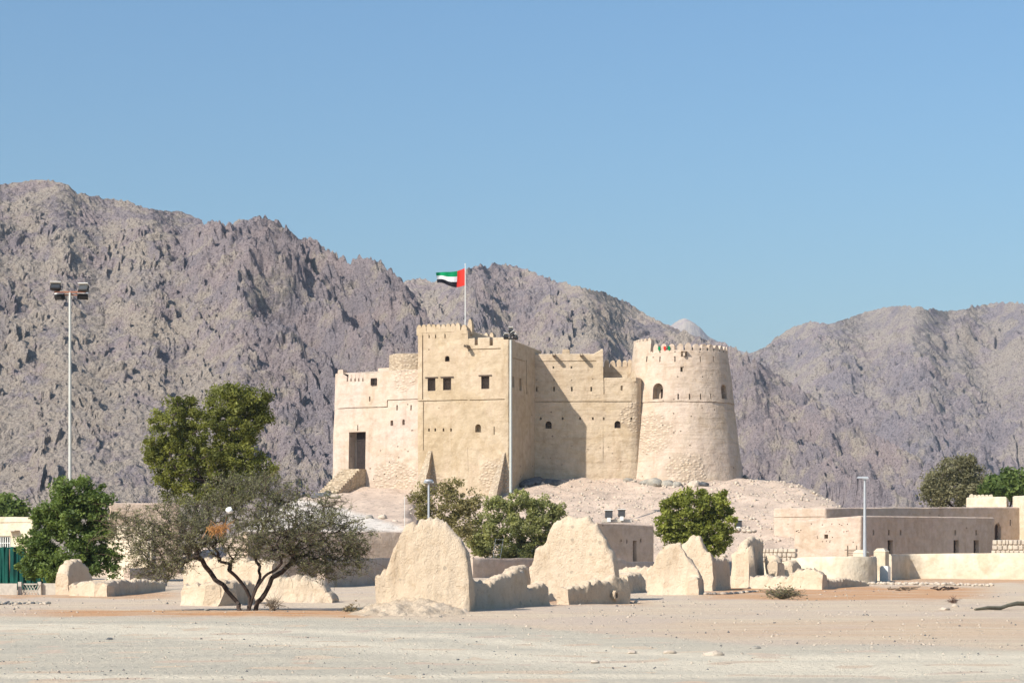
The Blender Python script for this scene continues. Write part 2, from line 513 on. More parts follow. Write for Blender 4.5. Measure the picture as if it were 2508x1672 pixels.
def mountain(name, label, ridge, Dr, Df, nu, nv, seed, amp, lean, mat, craggy, tex=1.0):
    rp = np.array(ridge, float)
    px = np.linspace(rp[0, 0], rp[-1, 0], nu)
    s = np.concatenate([np.linspace(0, .11, 10), np.linspace(.112, 1.0, nv), np.linspace(1.01, 1.5, 30)])
    ry = np.interp(px, rp[:, 0], rp[:, 1])
    dr = Dr * (1 + .05 * noise2(px * .006, px * 0 + seed, seed))
    D = Df + (dr - Df)[None, :] * s[:, None]
    X = (px - CX)[None, :] / FPX * D
    zr = EYE + (HY - ry) / FPX * dr
    prof = np.where(s < 1, s ** 1.12, 1 - (s - 1) * 1.3)
    Z = zr[None, :] * prof[:, None]
    # ribs run down and to the right of the ridge
    wx = 9 * tex * noise2(X / (45 * tex), D / (60 * tex), seed + 1) + 3 * tex * noise2(X / (12 * tex), D / (16 * tex), seed + 2)
    q = X + .42 * (D - Dr) + wx
    d2 = (D - Dr) + wx
    lowf = noise2(X / (80 * tex), D / (110 * tex), seed + 3)
    crag = np.clip(craggy(px[None, :] + 0 * D, s[:, None] + 0 * D) + .9 * lowf, .10, 1.6)
    N = np.zeros_like(Z); H = np.zeros_like(Z)
    for wl, a, an in ((90, 9, 2.2), (45, 6.5, 2.0), (22, 4.6, 1.8), (11, 2.3, 1.3), (5.5, 1.5, .9), (2.8, .95, .8)):
        wl *= tex; a *= tex * amp
        n = (1 - 2.1 * np.abs(noise2(q / wl, d2 / (wl * an) + seed * 3.1, seed + int(wl * 7)))) * .9
        k = crag ** 1.4 if 60 * tex > wl > 4 * tex else (.5 + .5 * crag)
        N += a * n * k
        if wl < 60 * tex: H += a * n * k
    sx = .8 * tex * noise2(X / (2.5 * tex), D / (3.5 * tex), seed + 5)
    for wl, a in ((15, 2.4), (7.5, 1.9), (3.8, 1.4), (1.9, 1.0), (1.25, .6)):
        if wl * tex < 2.2 * (Dr - Df) / nv: continue
        wl *= tex; a *= tex * amp
        ca, sa = math.cos(wl), math.sin(wl)
        u, v_ = X + sx, (D + sx) / 1.05
        f1, f2 = worley2((u * ca + v_ * sa) / wl, (v_ * ca - u * sa) / wl, seed + int(wl * 13))
        n = np.clip(.60 - f1, -.2, .7) * 1.1 + .5 * np.minimum(f2 - f1, .3)
        k = ((.10 + .95 * crag) if wl > 5 * tex else (.50 + .6 * crag)) * np.clip(.85 + 1.1 * noise2(u / (3.3 * wl), v_ / (3.3 * wl), seed + 77), .15, 1.8)
        N += a * n * k
        if wl > 5 * tex: H += .5 * a * n * k
    # outcrops: blocks that stand proud of the slope with steep sides
    for wl, a, th in ((34, 2.6, .30), (17, 2.2, .24), (8.5, 1.5, .17), (4.4, 1.0, .12)):
        if wl * tex < 9 * (Dr - Df) / nv: continue
        wl *= tex; a *= tex * amp
        u, v_ = q / wl, (d2 / (1.25 * wl) + .6 * q / wl)
        n = noise2(u, v_, seed + int(wl * 31)) + .45 * noise2(u * 2.7, v_ * 2.7, seed + int(wl * 17)) + .25 * noise2(u * 6.1, v_ * 6.1, seed + int(wl * 5))
        o_ = smooth(th, th + .12, n + .5 * (crag - .80)) * (.6 + .8 * np.clip(n, 0, 1))
        o_ = o_ * (1 - .75 * smooth(.80, .98, s))[:, None]
        N += a * o_; H += .8 * a * o_
    fade = smooth(0, .06, s)[:, None] * (1 - .40 * smooth(.82, .99, s))[:, None]
    N *= fade; H *= fade
    Z = Z + N
    sil = ((Z - EYE) / D).max(0) * FPX
    f = (HY - ry) / np.maximum(sil, 20)
    w = max(9, int(nu * 45 / (px[-1] - px[0]))) | 1
    ker = np.hanning(w + 2)[1:-1]; ker /= ker.sum()
    f = np.convolve(np.pad(f, w // 2, mode='edge'), ker, 'valid')
    Z = Z * np.clip(f, .3, 3)[None, :] - 1.5
    X2 = X + lean * np.clip(H, -8 * tex, 8 * tex)
    ta = np.clip(1.15 - crag * 1.1, 0, 1)
    o = link(bpy.data.objects.new(name, grid_mesh(name, np.stack([X2, D, Z], -1), mat, dict(talus=ta), smooth=False)))
    return tag(o, label, kind='structure')

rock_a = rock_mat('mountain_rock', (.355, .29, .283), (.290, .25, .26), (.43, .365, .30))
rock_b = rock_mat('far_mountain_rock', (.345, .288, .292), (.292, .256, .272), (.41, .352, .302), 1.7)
ridge_a = [(-330, 470), (-200, 452), (-60, 440), (0, 440), (45, 434), (75, 428), (130, 431), (160, 440), (185, 460), (250, 474), (310, 480), (355, 498),
           (400, 504), (440, 507), (468, 518), (500, 528), (545, 535), (575, 526), (605, 519), (625, 517), (660, 526), (690, 548), (715, 570), (745, 568),
           (775, 588), (810, 610), (836, 626), (855, 616), (875, 614), (905, 624), (930, 636), (950, 656), (972, 676), (1000, 712), (1040, 770), (1100, 850),
           (1200, 960), (1320, 1090), (1420, 1210)]
ridge_b = [(930, 730), (970, 690), (1000, 676), (1030, 674), (1060, 682), (1090, 668), (1120, 654), (1160, 642), (1210, 638), (1245, 642), (1300, 660),
           (1360, 680), (1420, 694), (1480, 708), (1530, 730), (1580, 762), (1640, 790), (1700, 815), (1760, 832), (1830, 868), (1900, 915), (1960, 950),
           (2040, 1000), (2120, 1050), (2200, 1090), (2300, 1150), (2400, 1220), (2480, 1290)]
ridge_c = [(1600, 1000), (1700, 930), (1780, 880), (1850, 852), (1890, 826), (1940, 796), (1985, 781), (2030, 788), (2080, 772), (2120, 758), (2170, 746), (2220, 742), (2270, 750), (2320, 757),
           (2370, 748), (2420, 738), (2470, 734), (2520, 738), (2650, 750), (2850, 800)]
ridge_d = [(1480, 880), (1560, 840), (1620, 808), (1648, 790), (1662, 781), (1676, 777), (1694, 785), (1712, 798), (1735, 822), (1790, 850), (1900, 880)]
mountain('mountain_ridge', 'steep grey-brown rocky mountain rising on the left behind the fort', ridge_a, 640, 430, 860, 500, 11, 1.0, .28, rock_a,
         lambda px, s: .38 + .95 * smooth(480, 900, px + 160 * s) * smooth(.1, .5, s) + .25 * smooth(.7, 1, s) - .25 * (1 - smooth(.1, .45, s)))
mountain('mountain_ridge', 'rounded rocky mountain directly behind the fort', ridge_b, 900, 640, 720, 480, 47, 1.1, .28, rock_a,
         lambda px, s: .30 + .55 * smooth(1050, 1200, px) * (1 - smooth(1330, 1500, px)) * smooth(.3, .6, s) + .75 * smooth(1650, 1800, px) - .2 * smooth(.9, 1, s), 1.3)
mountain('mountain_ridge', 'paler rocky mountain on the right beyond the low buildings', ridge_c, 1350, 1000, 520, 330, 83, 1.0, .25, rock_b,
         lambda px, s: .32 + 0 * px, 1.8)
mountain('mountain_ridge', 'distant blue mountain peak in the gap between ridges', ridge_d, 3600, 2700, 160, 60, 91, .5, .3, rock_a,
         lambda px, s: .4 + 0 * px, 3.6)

# ------------------------------------------------------------------ plaster kinds
towerW = Drum(gx(1666, 174.3), [5, 8.2, 14.6, 19.6], [5.75, 5.55, 4.66, 4.19])
M['keep'] = plaster('tan_mud_plaster', (.545, .43, .295), (.60, .48, .345), (.48, .375, .265), patches=[(at(1040, 1190, 165.4), 1.0, 2.6), (at(1215, 1170, 164.0), .8, 2.6)])
M['wing'] = plaster('pale_mud_plaster', (.60, .485, .405), (.61, .495, .385), (.55, .445, .355), patches=[(at(960, 1180, 169), 1.0, 3.4), (at(985, 905, 169), .4, 2.6)])
M['curtain'] = plaster('coursed_mud_plaster', (.575, .46, .335), (.62, .495, .35), (.50, .395, .285), courses=1.2, patches=[(at(1556, 1020, 170.5), .7, 1.9)])
M['tower'] = plaster('tower_mud_plaster', (.60, .485, .385), (.62, .50, .385), (.53, .43, .335), courses=1.1, patches=[(at(1600, 1060, 170.3), .8, 2.9), (at(1680, 1150, 169), .5, 2.6)])
def mud(name, a, b):
    n = NT(name, .95, .1)
    c = n.mix(n.ramp(n.noise(.7, 7, .65), .35, .65), a, b)
    c = n.mix(n.ramp(n.noise(3.5, 8, .7), .48, .70, 0, .55), c, n.mix(1.0, c, (.74, .68, .60), 'MULTIPLY'))
    run = n.noise(1.0, 5, .65, n.mapping((2.6, 2.6, .22)))
    c = n.mix(n.ramp(run, .54, .74, 0, .5), c, n.mix(1.0, c, (.80, .73, .66), 'MULTIPLY'))
    src = n.mapping((2.2, 2.2, 6.5))
    w = n.n('ShaderNodeVectorMath', operation='ADD'); n.l(src, w.inputs[0])
    wv = n.n('ShaderNodeVectorMath', operation='SCALE'); n.l(n.noise(1.1, 4), wv.inputs[0]); wv.inputs[3].default_value = .9; n.l(wv.outputs[0], w.inputs[1])
    e = n.voronoi(1.0, 'DISTANCE_TO_EDGE', w.outputs[0])
    show = n.ramp(n.noise(.8, 5, .6), .54, .66)
    joint = n.math('MULTIPLY', n.ramp(e, .0, .10, 1, 0), show)
    c = n.mix(n.math('MULTIPLY', joint, .16), c, (.36, .28, .19))
    v = n.voronoi(3.2); vs = n.n('ShaderNodeSeparateColor'); n.l(n.voronoi(3.2, out=1), vs.inputs[0])
    st = n.math('MULTIPLY', n.ramp(v, .16, .24, 1, 0), n.ramp(vs.outputs[0], .76, .78))
    c = n.mix(n.math('MULTIPLY', st, .6), c, (.34, .29, .23))
    p2 = n.noise(2.3, 6, .8); c = n.mix(n.ramp(p2, .60, .68, 0, .45), c, (.42, .33, .24))
    c = n.mix(n.ramp(n.noise(.45, 4, .6), .52, .62, 0, .45), c, (.70, .57, .43))
    nr = n.bump(n.math('SUBTRACT', n.noise(4, 9, .75), n.math('MULTIPLY', joint, .10)), .9, .10)
    nr = n.bump(n.noise(16, 5, .7), .5, .03, nr)
    return n.out(c, nr)
M['ruin'] = mud('bare_mud_wall', (.665, .535, .395), (.615, .49, .355))
M['house'] = plaster('house_mud_plaster', (.59, .46, .365), (.61, .485, .385), (.47, .37, .30))
M['cream'] = plaster('cream_wall_plaster', (.70, .60, .46), (.68, .58, .44), None, bump=.35, pits=False, courses=.3)
M['stone'] = plaster('rubble_stone', (.58, .48, .34), (.50, .41, .30), None, 1.0, False, [((0, 0, 0), 900, 1000)])

# ------------------------------------------------------------------ walls with openings
def resample(poly, step, closed=True):
    out = []
    n = len(poly)
    for i in range(n if closed else n - 1):
        a, b = np.array(poly[i], float), np.array(poly[(i + 1) % n], float)
        k = max(1, int(round(np.hypot(*(b - a)) / step)))
        out += [a + (b - a) * j / k for j in range(k)]
    if not closed: out.append(np.array(poly[-1], float))
    return np.array(out)
def rounded(poly, r, k=3, sharp=()):
    out = []
    n = len(poly)
    for i in range(n):
        if i in sharp:
            out.append(np.array(poly[i], float)); continue
        p0, p1, p2 = (np.array(poly[(i + j) % n], float) for j in (-1, 0, 1))
        a, b = p0 - p1, p2 - p1
        la, lb = np.hypot(*a), np.hypot(*b)
        rr = min(r, la * .3, lb * .3)
        s, e = p1 + a / la * rr, p1 + b / lb * rr
        for j in range(k + 1):
            t = j / k
            out.append((1 - t) ** 2 * s + 2 * t * (1 - t) * p1 + t * t * e)
    return np.array(out)
def inset(poly, d):
    """Moves every point of a closed outline inward by d."""
    nx = np.roll(poly, -1, 0) - np.roll(poly, 1, 0)
    nx /= np.maximum(np.hypot(nx[:, 0], nx[:, 1]), 1e-6)[:, None]
    area = np.sum(poly[:, 0] * np.roll(poly[:, 1], -1) - np.roll(poly[:, 0], -1) * poly[:, 1])
    nrm = np.stack([-nx[:, 1], nx[:, 0]], 1) * (1 if area > 0 else -1)
    return poly + nrm * d
def loft(levels):
    """levels: list of (z, outline) with equal counts; returns closed solid."""
    n = len(levels[0][1])
    v, f = [], []
    for z, p in levels: v += [(q[0], q[1], z if np.isscalar(z) else z[i]) for i, q in enumerate(p)]
    for i in range(len(levels) - 1):
        for k in range(n):
            f.append((i * n + k, i * n + (k + 1) % n, (i + 1) * n + (k + 1) % n, (i + 1) * n + k))
    f.append(tuple(range(n))[::-1])
    e = (len(levels) - 1) * n
    f.append(tuple(e + k for k in range(n)))
    return np.array(v), f
def box_body(poly, z0, z1, batter=.0, step=.9, r=.18, amp=.035, seed=0, ztop=None, sharp=()):
    p = resample(rounded(poly, r, sharp=sharp), step)
    nz = max(2, int((z1 - z0) / step))
    lv = []
    for i in range(nz + 1):
        t = i / nz
        q = inset(p, batter * t) if batter else p
        zz = z0 + (z1 - z0) * t
        if ztop is not None: zz = z0 + (np.array([ztop(*w) for w in q]) - z0) * t
        lv.append((zz, q))
    q = inset(lv[-1][1], .10)
    zt = lv[-1][0]
    lv.append((zt + .07, q))
    v, f = loft(lv)
    return rough(v, amp, 1.7, seed), f
def frame(w, px, py):
    """Point, along-wall direction and outward normal at a pixel of a wall or drum."""
    if isinstance(w, Wall):
        return w.p(px, py), w.t, w.n
    p = w.p(px, py)
    n = p[:2] - w.c; n = n / np.hypot(*n)
    return p, np.array([-n[1], n[0]]) * (1 if -n[1] > 0 else -1), n
class Cuts:
    """Openings to be taken out of one body: boxes, arches, grooves, all given by the pixels they cover."""
    def __init__(s, w): s.w, s.v, s.f = w, [], []
    def prism(s, prof, c, t, n, out, dep):
        b = len(s.v); k = len(prof)
        for d in (out, -dep):
            for x, z in prof:
                s.v.append((c[0] + t[0] * x + n[0] * d, c[1] + t[1] * x + n[1] * d, c[2] + z))
        s.f.append(tuple(b + i for i in range(k))); s.f.append(tuple(b + k + i for i in range(k))[::-1])
        for i in range(k): s.f.append((b + i, b + k + i, b + k + (i + 1) % k, b + (i + 1) % k))
    def size(s, x0, y0, x1, y1):
        c, t, n = frame(s.w, (x0 + x1) / 2, (y0 + y1) / 2)
        if isinstance(s.w, Wall): wd = abs(s.w.u(x1) - s.w.u(x0))
        else: wd = (x1 - x0) * c[1] / FPX / max(.35, abs(t[0]))
        return c, t, n, wd / 2, (y1 - y0) * c[1] / FPX / 2
    def rect(s, x0, y0, x1, y1, dep=.5, out=.7):
        c, t, n, a, h = s.size(x0, y0, x1, y1)
        s.prism([(-a, -h), (a, -h), (a, h), (-a, h)], c, t, n, out, dep)
        return c, t, n, a, h
    def arch(s, x0, y0, x1, y1, dep=.5, out=.7):
        c, t, n, a, h = s.size(x0, y0, x1, y1)
        r = min(a, h)
        pr = [(-a, -h), (a, -h)] + [(a * math.cos(th), h - r + r * math.sin(th)) for th in np.linspace(0, math.pi, 9)]
        s.prism(pr, c, t, n, out, dep)
        return c, t, n, a, h
    def cut(s, v, f, name, mat, parent):
        me = to_mesh(name, v, f, mat, smooth=False); fix_normals(me)
        o = bpy.data.objects.new(name, me); COL.objects.link(o)
        if s.v:
            cm = to_mesh('cutter', s.v, s.f, mat, smooth=False); fix_normals(cm)
            co = bpy.data.objects.new('cutter', cm); COL.objects.link(co)
            m = o.modifiers.new('openings', 'BOOLEAN'); m.operation = 'DIFFERENCE'; m.solver = 'EXACT'; m.object = co; m.use_self = True
            dg = bpy.context.evaluated_depsgraph_get()
            me2 = bpy.data.meshes.new_from_object(o.evaluated_get(dg))
            o.modifiers.clear(); o.data = me2
            bpy.data.objects.remove(co); bpy.data.meshes.remove(cm); bpy.data.meshes.remove(me)
        me = o.data; me.name = name
        co_ = np.empty(len(me.vertices) * 3); me.vertices.foreach_get('co', co_); co_ = co_.reshape(-1, 3)
        lo, hi = co_.min(0), co_.max(0)
        org = np.array([(lo[0] + hi[0]) / 2, (lo[1] + hi[1]) / 2, lo[2]])
        me.vertices.foreach_set('co', (co_ - org).ravel())
        me.polygons.foreach_set('use_smooth', np.ones(len(me.polygons), dtype=bool))
        me.update(); me.set_sharp_from_angle(angle=R(32))
        COL.objects.unlink(o)
        return link(o, parent, org)
def lattice(name, cl, parent, nx=5, nz=3, inset_=.16, mat='wood', bar=.035, lintel=False, back=True):
    """A wooden window: frame, upright bars and cross rails standing in an opening."""
    c, t, n, a, h = cl
    m = MB(); rot = zrot(t)
    o = Vector((c[0] - n[0] * inset_, c[1] - n[1] * inset_, c[2]))
    T = Vector((t[0], t[1], 0)); Nn = Vector((n[0], n[1], 0)); Zv = Vector((0, 0, 1))
    fr = .055
    for sx in (-1, 1): m.box(o + T * sx * (a - fr / 2 - .01), (fr, .08, 2 * h - .02), rot)
    for sz in (-1, 1): m.box(o + Zv * sz * (h - fr / 2 - .01), (2 * a - .02 - 2 * fr, .08, fr), rot)
    for i in range(nx): m.box(o + T * (-a + fr + (i + .5) * (2 * a - 2 * fr) / nx), (bar, .05, 2 * h - 2 * fr - .02), rot)
    for i in range(1, nz): m.box(o + Zv * (-h + i * 2 * h / nz) - Nn * .03, (2 * a - 2 * fr - .01, .03, bar), rot)
    if lintel: m.box(Vector((c[0], c[1], c[2])) + Zv * (h + .06) + Nn * .01, (2 * a + .42, .16, .07), rot)
    return m.build(name, M[mat], parent)
def panel_in(name, cl, parent, depth, mat='wood', planks=4):
    c, t, n, a, h = cl
    m = MB(); rot = zrot(t)
    for i in range(planks):
        w = 2 * a / planks
        m.box((c[0] - n[0] * depth + t[0] * (-a + (i + .5) * w), c[1] - n[1] * depth + t[1] * (-a + (i + .5) * w), c[2]), (w - .012, .07 + .02 * (i % 2), 2 * h - .02), rot)
    for z in (-.6, 0, .6): m.box((c[0] - n[0] * (depth - .055), c[1] - n[1] * (depth - .055), c[2] + z * h), (2 * a - .03, .03, .12), rot)
    return m.build(name, M[mat], parent)
def merlon_mesh(w, d, h, mat, tip='round', seed=0):
    pr = [(-w / 2, -.25), (w / 2, -.25), (w / 2, h * .45)]
    if tip == 'round': pr += [(w / 2 * math.cos(th), h * .45 + h * .55 * math.sin(th)) for th in np.linspace(.35, math.pi - .35, 6)]
    elif tip == 'flat': pr += [(w * .46, h * .9), (w * .38, h), (-w * .38, h), (-w * .46, h * .9)]
    else: pr += [(w * .30, h * .85), (w * .12, h), (-w * .12, h), (-w * .30, h * .85)]
    pr += [(-w / 2, h * .45)]
    v = [(x, y, z) for y in (-d / 2, d / 2) for x, z in pr]
    k = len(pr)
    f = [tuple(range(k)), tuple(range(k, 2 * k))[::-1]] + [(i, k + i, k + (i + 1) % k, (i + 1) % k) for i in range(k)]
    v = rough(np.array(v), .035, .5, seed, 2)
    me = to_mesh('merlon', v, f, mat, sharp=50); fix_normals(me)
    return me
MERL = {}
def merlon(parent, p, t, w, d, h, mat, tip='round'):
    key = (round(w, 1), round(h, 1), mat, tip, random.randrange(2))
    if key not in MERL: MERL[key] = merlon_mesh(w, d, h, M[mat], tip, len(MERL))
    o = link(bpy.data.objects.new('merlon', MERL[key]), parent, p)
    o.rotation_euler.z = math.atan2(t[1], t[0]) + random.uniform(-.05, .05)
    o.scale = (1, 1, random.uniform(.92, 1.08))
    return o
def spout(parent, w, px, py, L=.85, mat='wood_pale'):
    c, t, n = frame(w, px, py)
    m = MB(); rot = zrot(t)
    for s in (-1, 1): m.box((c[0] + n[0] * (L / 2 - .25) + t[0] * s * .10, c[1] + n[1] * (L / 2 - .25) + t[1] * s * .10, c[2] + .03), (.05, L + .5, .20), rot)
    m.box((c[0] + n[0] * (L / 2 - .25), c[1] + n[1] * (L / 2 - .25), c[2] - .05), (.15, L + .5, .05), rot)
    return m.build('waterspout', M[mat], parent)

# ------------------------------------------------------------------ the fort
fort = thing('fort', (at(1290, 1180, 172)[0], 172.0, 7.0), 'large tan mud brick fort with square keep and round tower on the bare hill', 'fort')
# square keep: left (taller) half and right half, turned a little to the left
K = Wall(gx(1022, 166.7), gx(1247, 164.2))
kd = np.array([.316, .949])                                 # into the building
kFL, kFR = K.A, K.B
kM = K.A + K.t * K.u(1146)
zl, zr = zpx(811, K.depth(1080)), zpx(840, K.depth(1190))
cl = Cuts(K)
for x in (1051, 1067, 1090): cl.rect(x - 1.4, 816, x + 1.4, 828, .35)
cl.rect(1035.5, 813.5, 1112, 816, .10)
cl.rect(1034, 813.5, 1036.6, 978, .10); cl.rect(1036, 983, 1038.4, 1102, .08)
cl.rect(1018, 979.5, 1150, 982, .09)
wa = cl.arch(1089.5, 871, 1101, 885, .8)
w1 = cl.rect(1047.5, 926, 1066.5, 957, .7); w2 = cl.rect(1085, 925, 1105, 955, .7)
for x in (1050.5, 1066, 1086, 1104.5): cl.arch(x - 2, 1048, x + 2, 1056, .6)
# front buttress niches stay solid; a few scars
pl_ = [kFL, kM - K.t * .004, kM + kd * 8, kFL + kd * 8]
v, f = box_body(pl_, 4.6, zl, .0, seed=1, sharp=(1, 2))
keep = cl.cut(v, f, 'keep', M['keep'], fort)
lattice('window', w1, keep, lintel=True); lattice('window', w2, keep, lintel=True)
lattice('window', wa, keep, 2, 2, .3)
for i, x in enumerate(np.linspace(1026, 1121, 9)):
    p = K.p(x, 811); merlon(keep, (p[0] - K.n[0] * .28, p[1] - K.n[1] * .28, zl - .03), K.t, .44, .5, .66, 'keep')
merlon(keep, (kM[0] - K.n[0] * .9 - .05, kM[1] - K.n[1] * .9, zl - .05), K.t, .42, .5, 1.05, 'keep', 'tip')
merlon(keep, (kM[0] - K.n[0] * .3 - .35, kM[1] - K.n[1] * .3, zl - .05), K.t, .5, .5, .5, 'keep', 'tip')
for k in range(1, 6):
    for base in (kFL + K.t * .3,): merlon(keep, (*(base + kd * (.4 + k * 1.35)), zl - .03), kd, .6, .5, .6, 'keep')
for i in range(8): merlon(keep, (*(kFL + kd * 7.7 + K.t * (.5 + i * .5)), zl - .03), K.t, .34, .5, .66, 'keep')

cr = Cuts(K)
cr.rect(1134, 853.5, 1226, 856, .10); cr.rect(1133.6, 855, 1136.4, 978, .10); cr.rect(1135, 983, 1137.4, 1066, .08)
cr.rect(1150, 977.3, 1236, 979.8, .09)
w3 = cr.rect(1178.5, 921, 1198.5, 952, .7)
cr.arch(1164, 1038, 1178, 1058, .55)
cr.rect(1209, 1044, 1211.2, 1064, .3)
cr.rect(1162, 826, 1170, 845, .75); cr.rect(1199, 824, 1207, 846, .75)
KS = Wall(kFR, kFR + kd * 6)
kS = Cuts(KS)
kS.rect(1254.5, 921, 1259.5, 948, .6); kS.rect(1271.5, 926, 1277, 957, .6)
kS.rect(1256, 880, 1290, 882.2, .08); kS.rect(1289, 881, 1291, 965, .08)
kS.rect(1272, 826, 1277, 840, .8)
cr.v += kS.v; cr.f += [tuple(i + len(cr.v) - len(kS.v) for i in q) for q in kS.f]
pr_ = [kM, kFR, kFR + kd * 9, kM + kd * 9]
zr_front, zr_back = zpx(826, 164.2), zpx(838, 169.8)
v, f = box_body(pr_, 4.6, zr_front, .0, r=.22, seed=2, sharp=(0, 3), ztop=lambda x, y: zr_front + .15 * math.sin(x * 2) * .3 + (0 if y < 166 else -.25))
# the bay
bay = cr.cut(v, f, 'keep_bay', M['keep'], fort)
lattice('window', w3, bay, lintel=True)
spout(bay, K, 1147, 850, .8)
# pointed stone buttresses against the keep
def buttress(xa, xb, xtop, ytop, dfront, name='buttress'):
    """A stone pyramid leaning on the wall: foot edge xa..xb, point at xtop."""
    tp = K.p(xtop, ytop)
    zt = tp[2]; zb = 4.4
    foot_l = K.A + K.t * K.u(xa); foot_r = K.A + K.t * K.u(xb)
    o = K.n * dfront
    n = 8
    v, f = [], []
    for i in range(n + 1):
        t = i / n; k = (1 - t)
        cc = tp[:2]
        l = cc + (foot_l - cc) * (k * .85 + .15) ; r_ = cc + (foot_r - cc) * k
        fr = o * (k ** .9) + K.n * .06
        z = zb + (zt - zb) * t
        ring = [l + fr * .92, l + (r_ - l) * .5 + fr, r_ + fr, r_ - K.n * .3, l - K.n * .3]
        v += [(q[0], q[1], z) for q in ring]
    for i in range(n):
        for k in range(5): f.append((i * 5 + k, i * 5 + (k + 1) % 5, (i + 1) * 5 + (k + 1) % 5, (i + 1) * 5 + k))
    f.append(tuple(range(5))[::-1]); f.append(tuple(n * 5 + k for k in range(5)))
    me_v = rough(np.array(v), .05, .8, 5)
    o_ = obj(name, me_v, f, M['stone'], fort); fix_normals(o_.data)
    return o_
buttress(1008, 1052, 1058, 1103, 2.5)
buttress(1196, 1228, 1238, 1108, 2.3)

# left wing, turned further left, with a rounded corner
Wg = Wall(gx(808, 172.9), gx(1030, 168.3))
wz = zpx(926, Wg.depth(860))
wd_ = -Wg.n
wB = Wg.B + Wg.t * .3
outl = [wB, wB + wd_ * 12, Wg.A + wd_ * 12 - Wg.t * 2.0, Wg.A + wd_ * 2.5 - Wg.t * .72, Wg.A + wd_ * 1.1 - Wg.t * .45, Wg.A + wd_ * .25 - Wg.t * .05, Wg.A + Wg.t * .7]
cw = Cuts(Wg)
dr_ = cw.rect(852, 1057, 893, 1149, 1.15)
cw.rect(903.5, 925, 918.5, 943, .7)
wh = cw.rect(904, 925, 918, 943, .7)
for x, y0, y1, hw in ((901, 970, 982, 1.7), (969, 991, 1004, 1.7), (1003, 991, 1004, 1.7), (873, 1040, 1054, 1.2)): cw.rect(x - hw, y0, x + hw, y1, .5)
cw.rect(953.5, 1029, 960, 1042, .5); cw.arch(982, 1026, 988, 1040, .5)
cw.rect(1004, 1052, 1009, 1055, .3)
for i in range(5):
    xa, xb = 814 + i * 26.4, 814 + (i + 1) * 26.4
    ya = np.interp((xa + xb) / 2, [806, 840, 944], [1002, 998.5, 996])
    cw.rect(xa, ya - 1, xb + .2, ya + 1, .34)
cw.rect(944, 979.5, 946.4, 997, .34); cw.rect(945, 977.6, 985, 979.8, .34); cw.rect(984.6, 976, 1024, 978.2, .34)
for x in (846, 855, 865, 874, 884): cw.arch(x - 1.8, 916, x + 1.8, 933, .45)
for x, y in ((905, 1147), (930, 1103), (952, 1131), (975, 1120), (990, 1100), (914, 1172), (940, 1160), (969, 1165)):
    cw.rect(x - 1.5, y - 1.5, x + 1.5, y + 1.5, .2)
def wing_top(x, y):
    px = CX + x / y * FPX
    return wz + float(np.interp(px, [870, 905, 915, 930], [0, .02, .38, .42])) + (.5 if (px < 838 and y < 176) else 0)
p = resample(rounded(outl, .5, 4), .8)
lv = []
for i in range(15):
    t = i / 14; q = inset(p, .32 * t)
    lv.append((5.2 + (np.array([wing_top(*w) for w in q]) - 5.2) * t, q))
lv.append((lv[-1][0] + .06, inset(lv[-1][1], .1)))
v, f = loft(lv)
wing = cw.cut(rough(v, .035, 1.7, 3), f, 'wing', M['wing'], fort)
panel_in('door', (dr_[0] + np.array([*(Wg.t * .14), 0]), dr_[1], dr_[2], dr_[3] - .12, dr_[4] - .02), wing, 1.0, 'door_wood', 3)
lattice('window', wh, wing, 2, 2, .25)
pb = Wg.p(828, 906); merlon(wing, (pb[0] - Wg.n[0] * .7, pb[1] - Wg.n[1] * .7, wz - .1), Wg.t, .55, .7, .95, 'wing', 'flat')
# wall of the far side seen over the parapet, and the round brick turret behind
mb = MB(); a = Wg.p(843, 922); b = Wg.p(902, 918)
q0, q1 = a[:2] + wd_ * 6, b[:2] + wd_ * 6
mb.box(((q0[0] + q1[0]) / 2, (q0[1] + q1[1]) / 2, wz + .62), (np.hypot(*(q1 - q0)) + .6, .5, 1.5), zrot(Wg.t))
mb.build('rear_parapet', M['wing'], fort)
def drum_body(c, prof, n=64, seed=0, amp=.03):
    v, f = [], []
    for r_, z in prof:
        v += [(c[0] + r_ * math.sin(2 * math.pi * k / n), c[1] - r_ * math.cos(2 * math.pi * k / n), z) for k in range(n)]
    m = len(prof)
    for i in range(m - 1):
        for k in range(n): f.append((i * n + k, i * n + (k + 1) % n, (i + 1) * n + (k + 1) % n, (i + 1) * n + k))
    f.append(tuple(range(n))[::-1]); f.append(tuple((m - 1) * n + k for k in range(n)))
    return rough(np.array(v), amp, 1.7, seed), f
tc = gx(1012, 176.0)
v, f = drum_body(tc, [(2.25, 10), (2.2, 14), (2.15, 17), (2.12, zpx(866, 174)), (1.95, zpx(866, 174) + .06)], 40, 7)
tur = Cuts(Wg).cut(v, f, 'turret', M['stone'], fort)

# steps up to the wing door, running straight out from the wall
st = bpy.data.objects.new('staircase', None); link(st, fort, (dr_[0][0], dr_[0][1] - 2, 6.5))
sA = Wg.A + Wg.t * Wg.u(850); sB = Wg.A + Wg.t * Wg.u(895)
sw = np.hypot(*(sB - sA)); zt = zpx(1149, Wg.depth(872))
nst = 12
for i in range(nst):
    d0 = 1.0 if i == 0 else .30
    dist = (0 if i == 0 else 1.0 + .30 * (i - 1)) + d0 / 2 - (.1 if i == 0 else 0)
    top = zt - i * .185
    m = MB(); c = (sA + sB) / 2 + Wg.n * dist
    m.box((c[0], c[1], (top + 5.4) / 2), (sw, d0 + (.2 if i == 0 else 0), top - 5.4), zrot(Wg.t))
    m.v = [tuple(x) for x in rough(np.array(m.v), .03, .6, 60 + i, 1)]
    m.build('step', M['stone'], st)

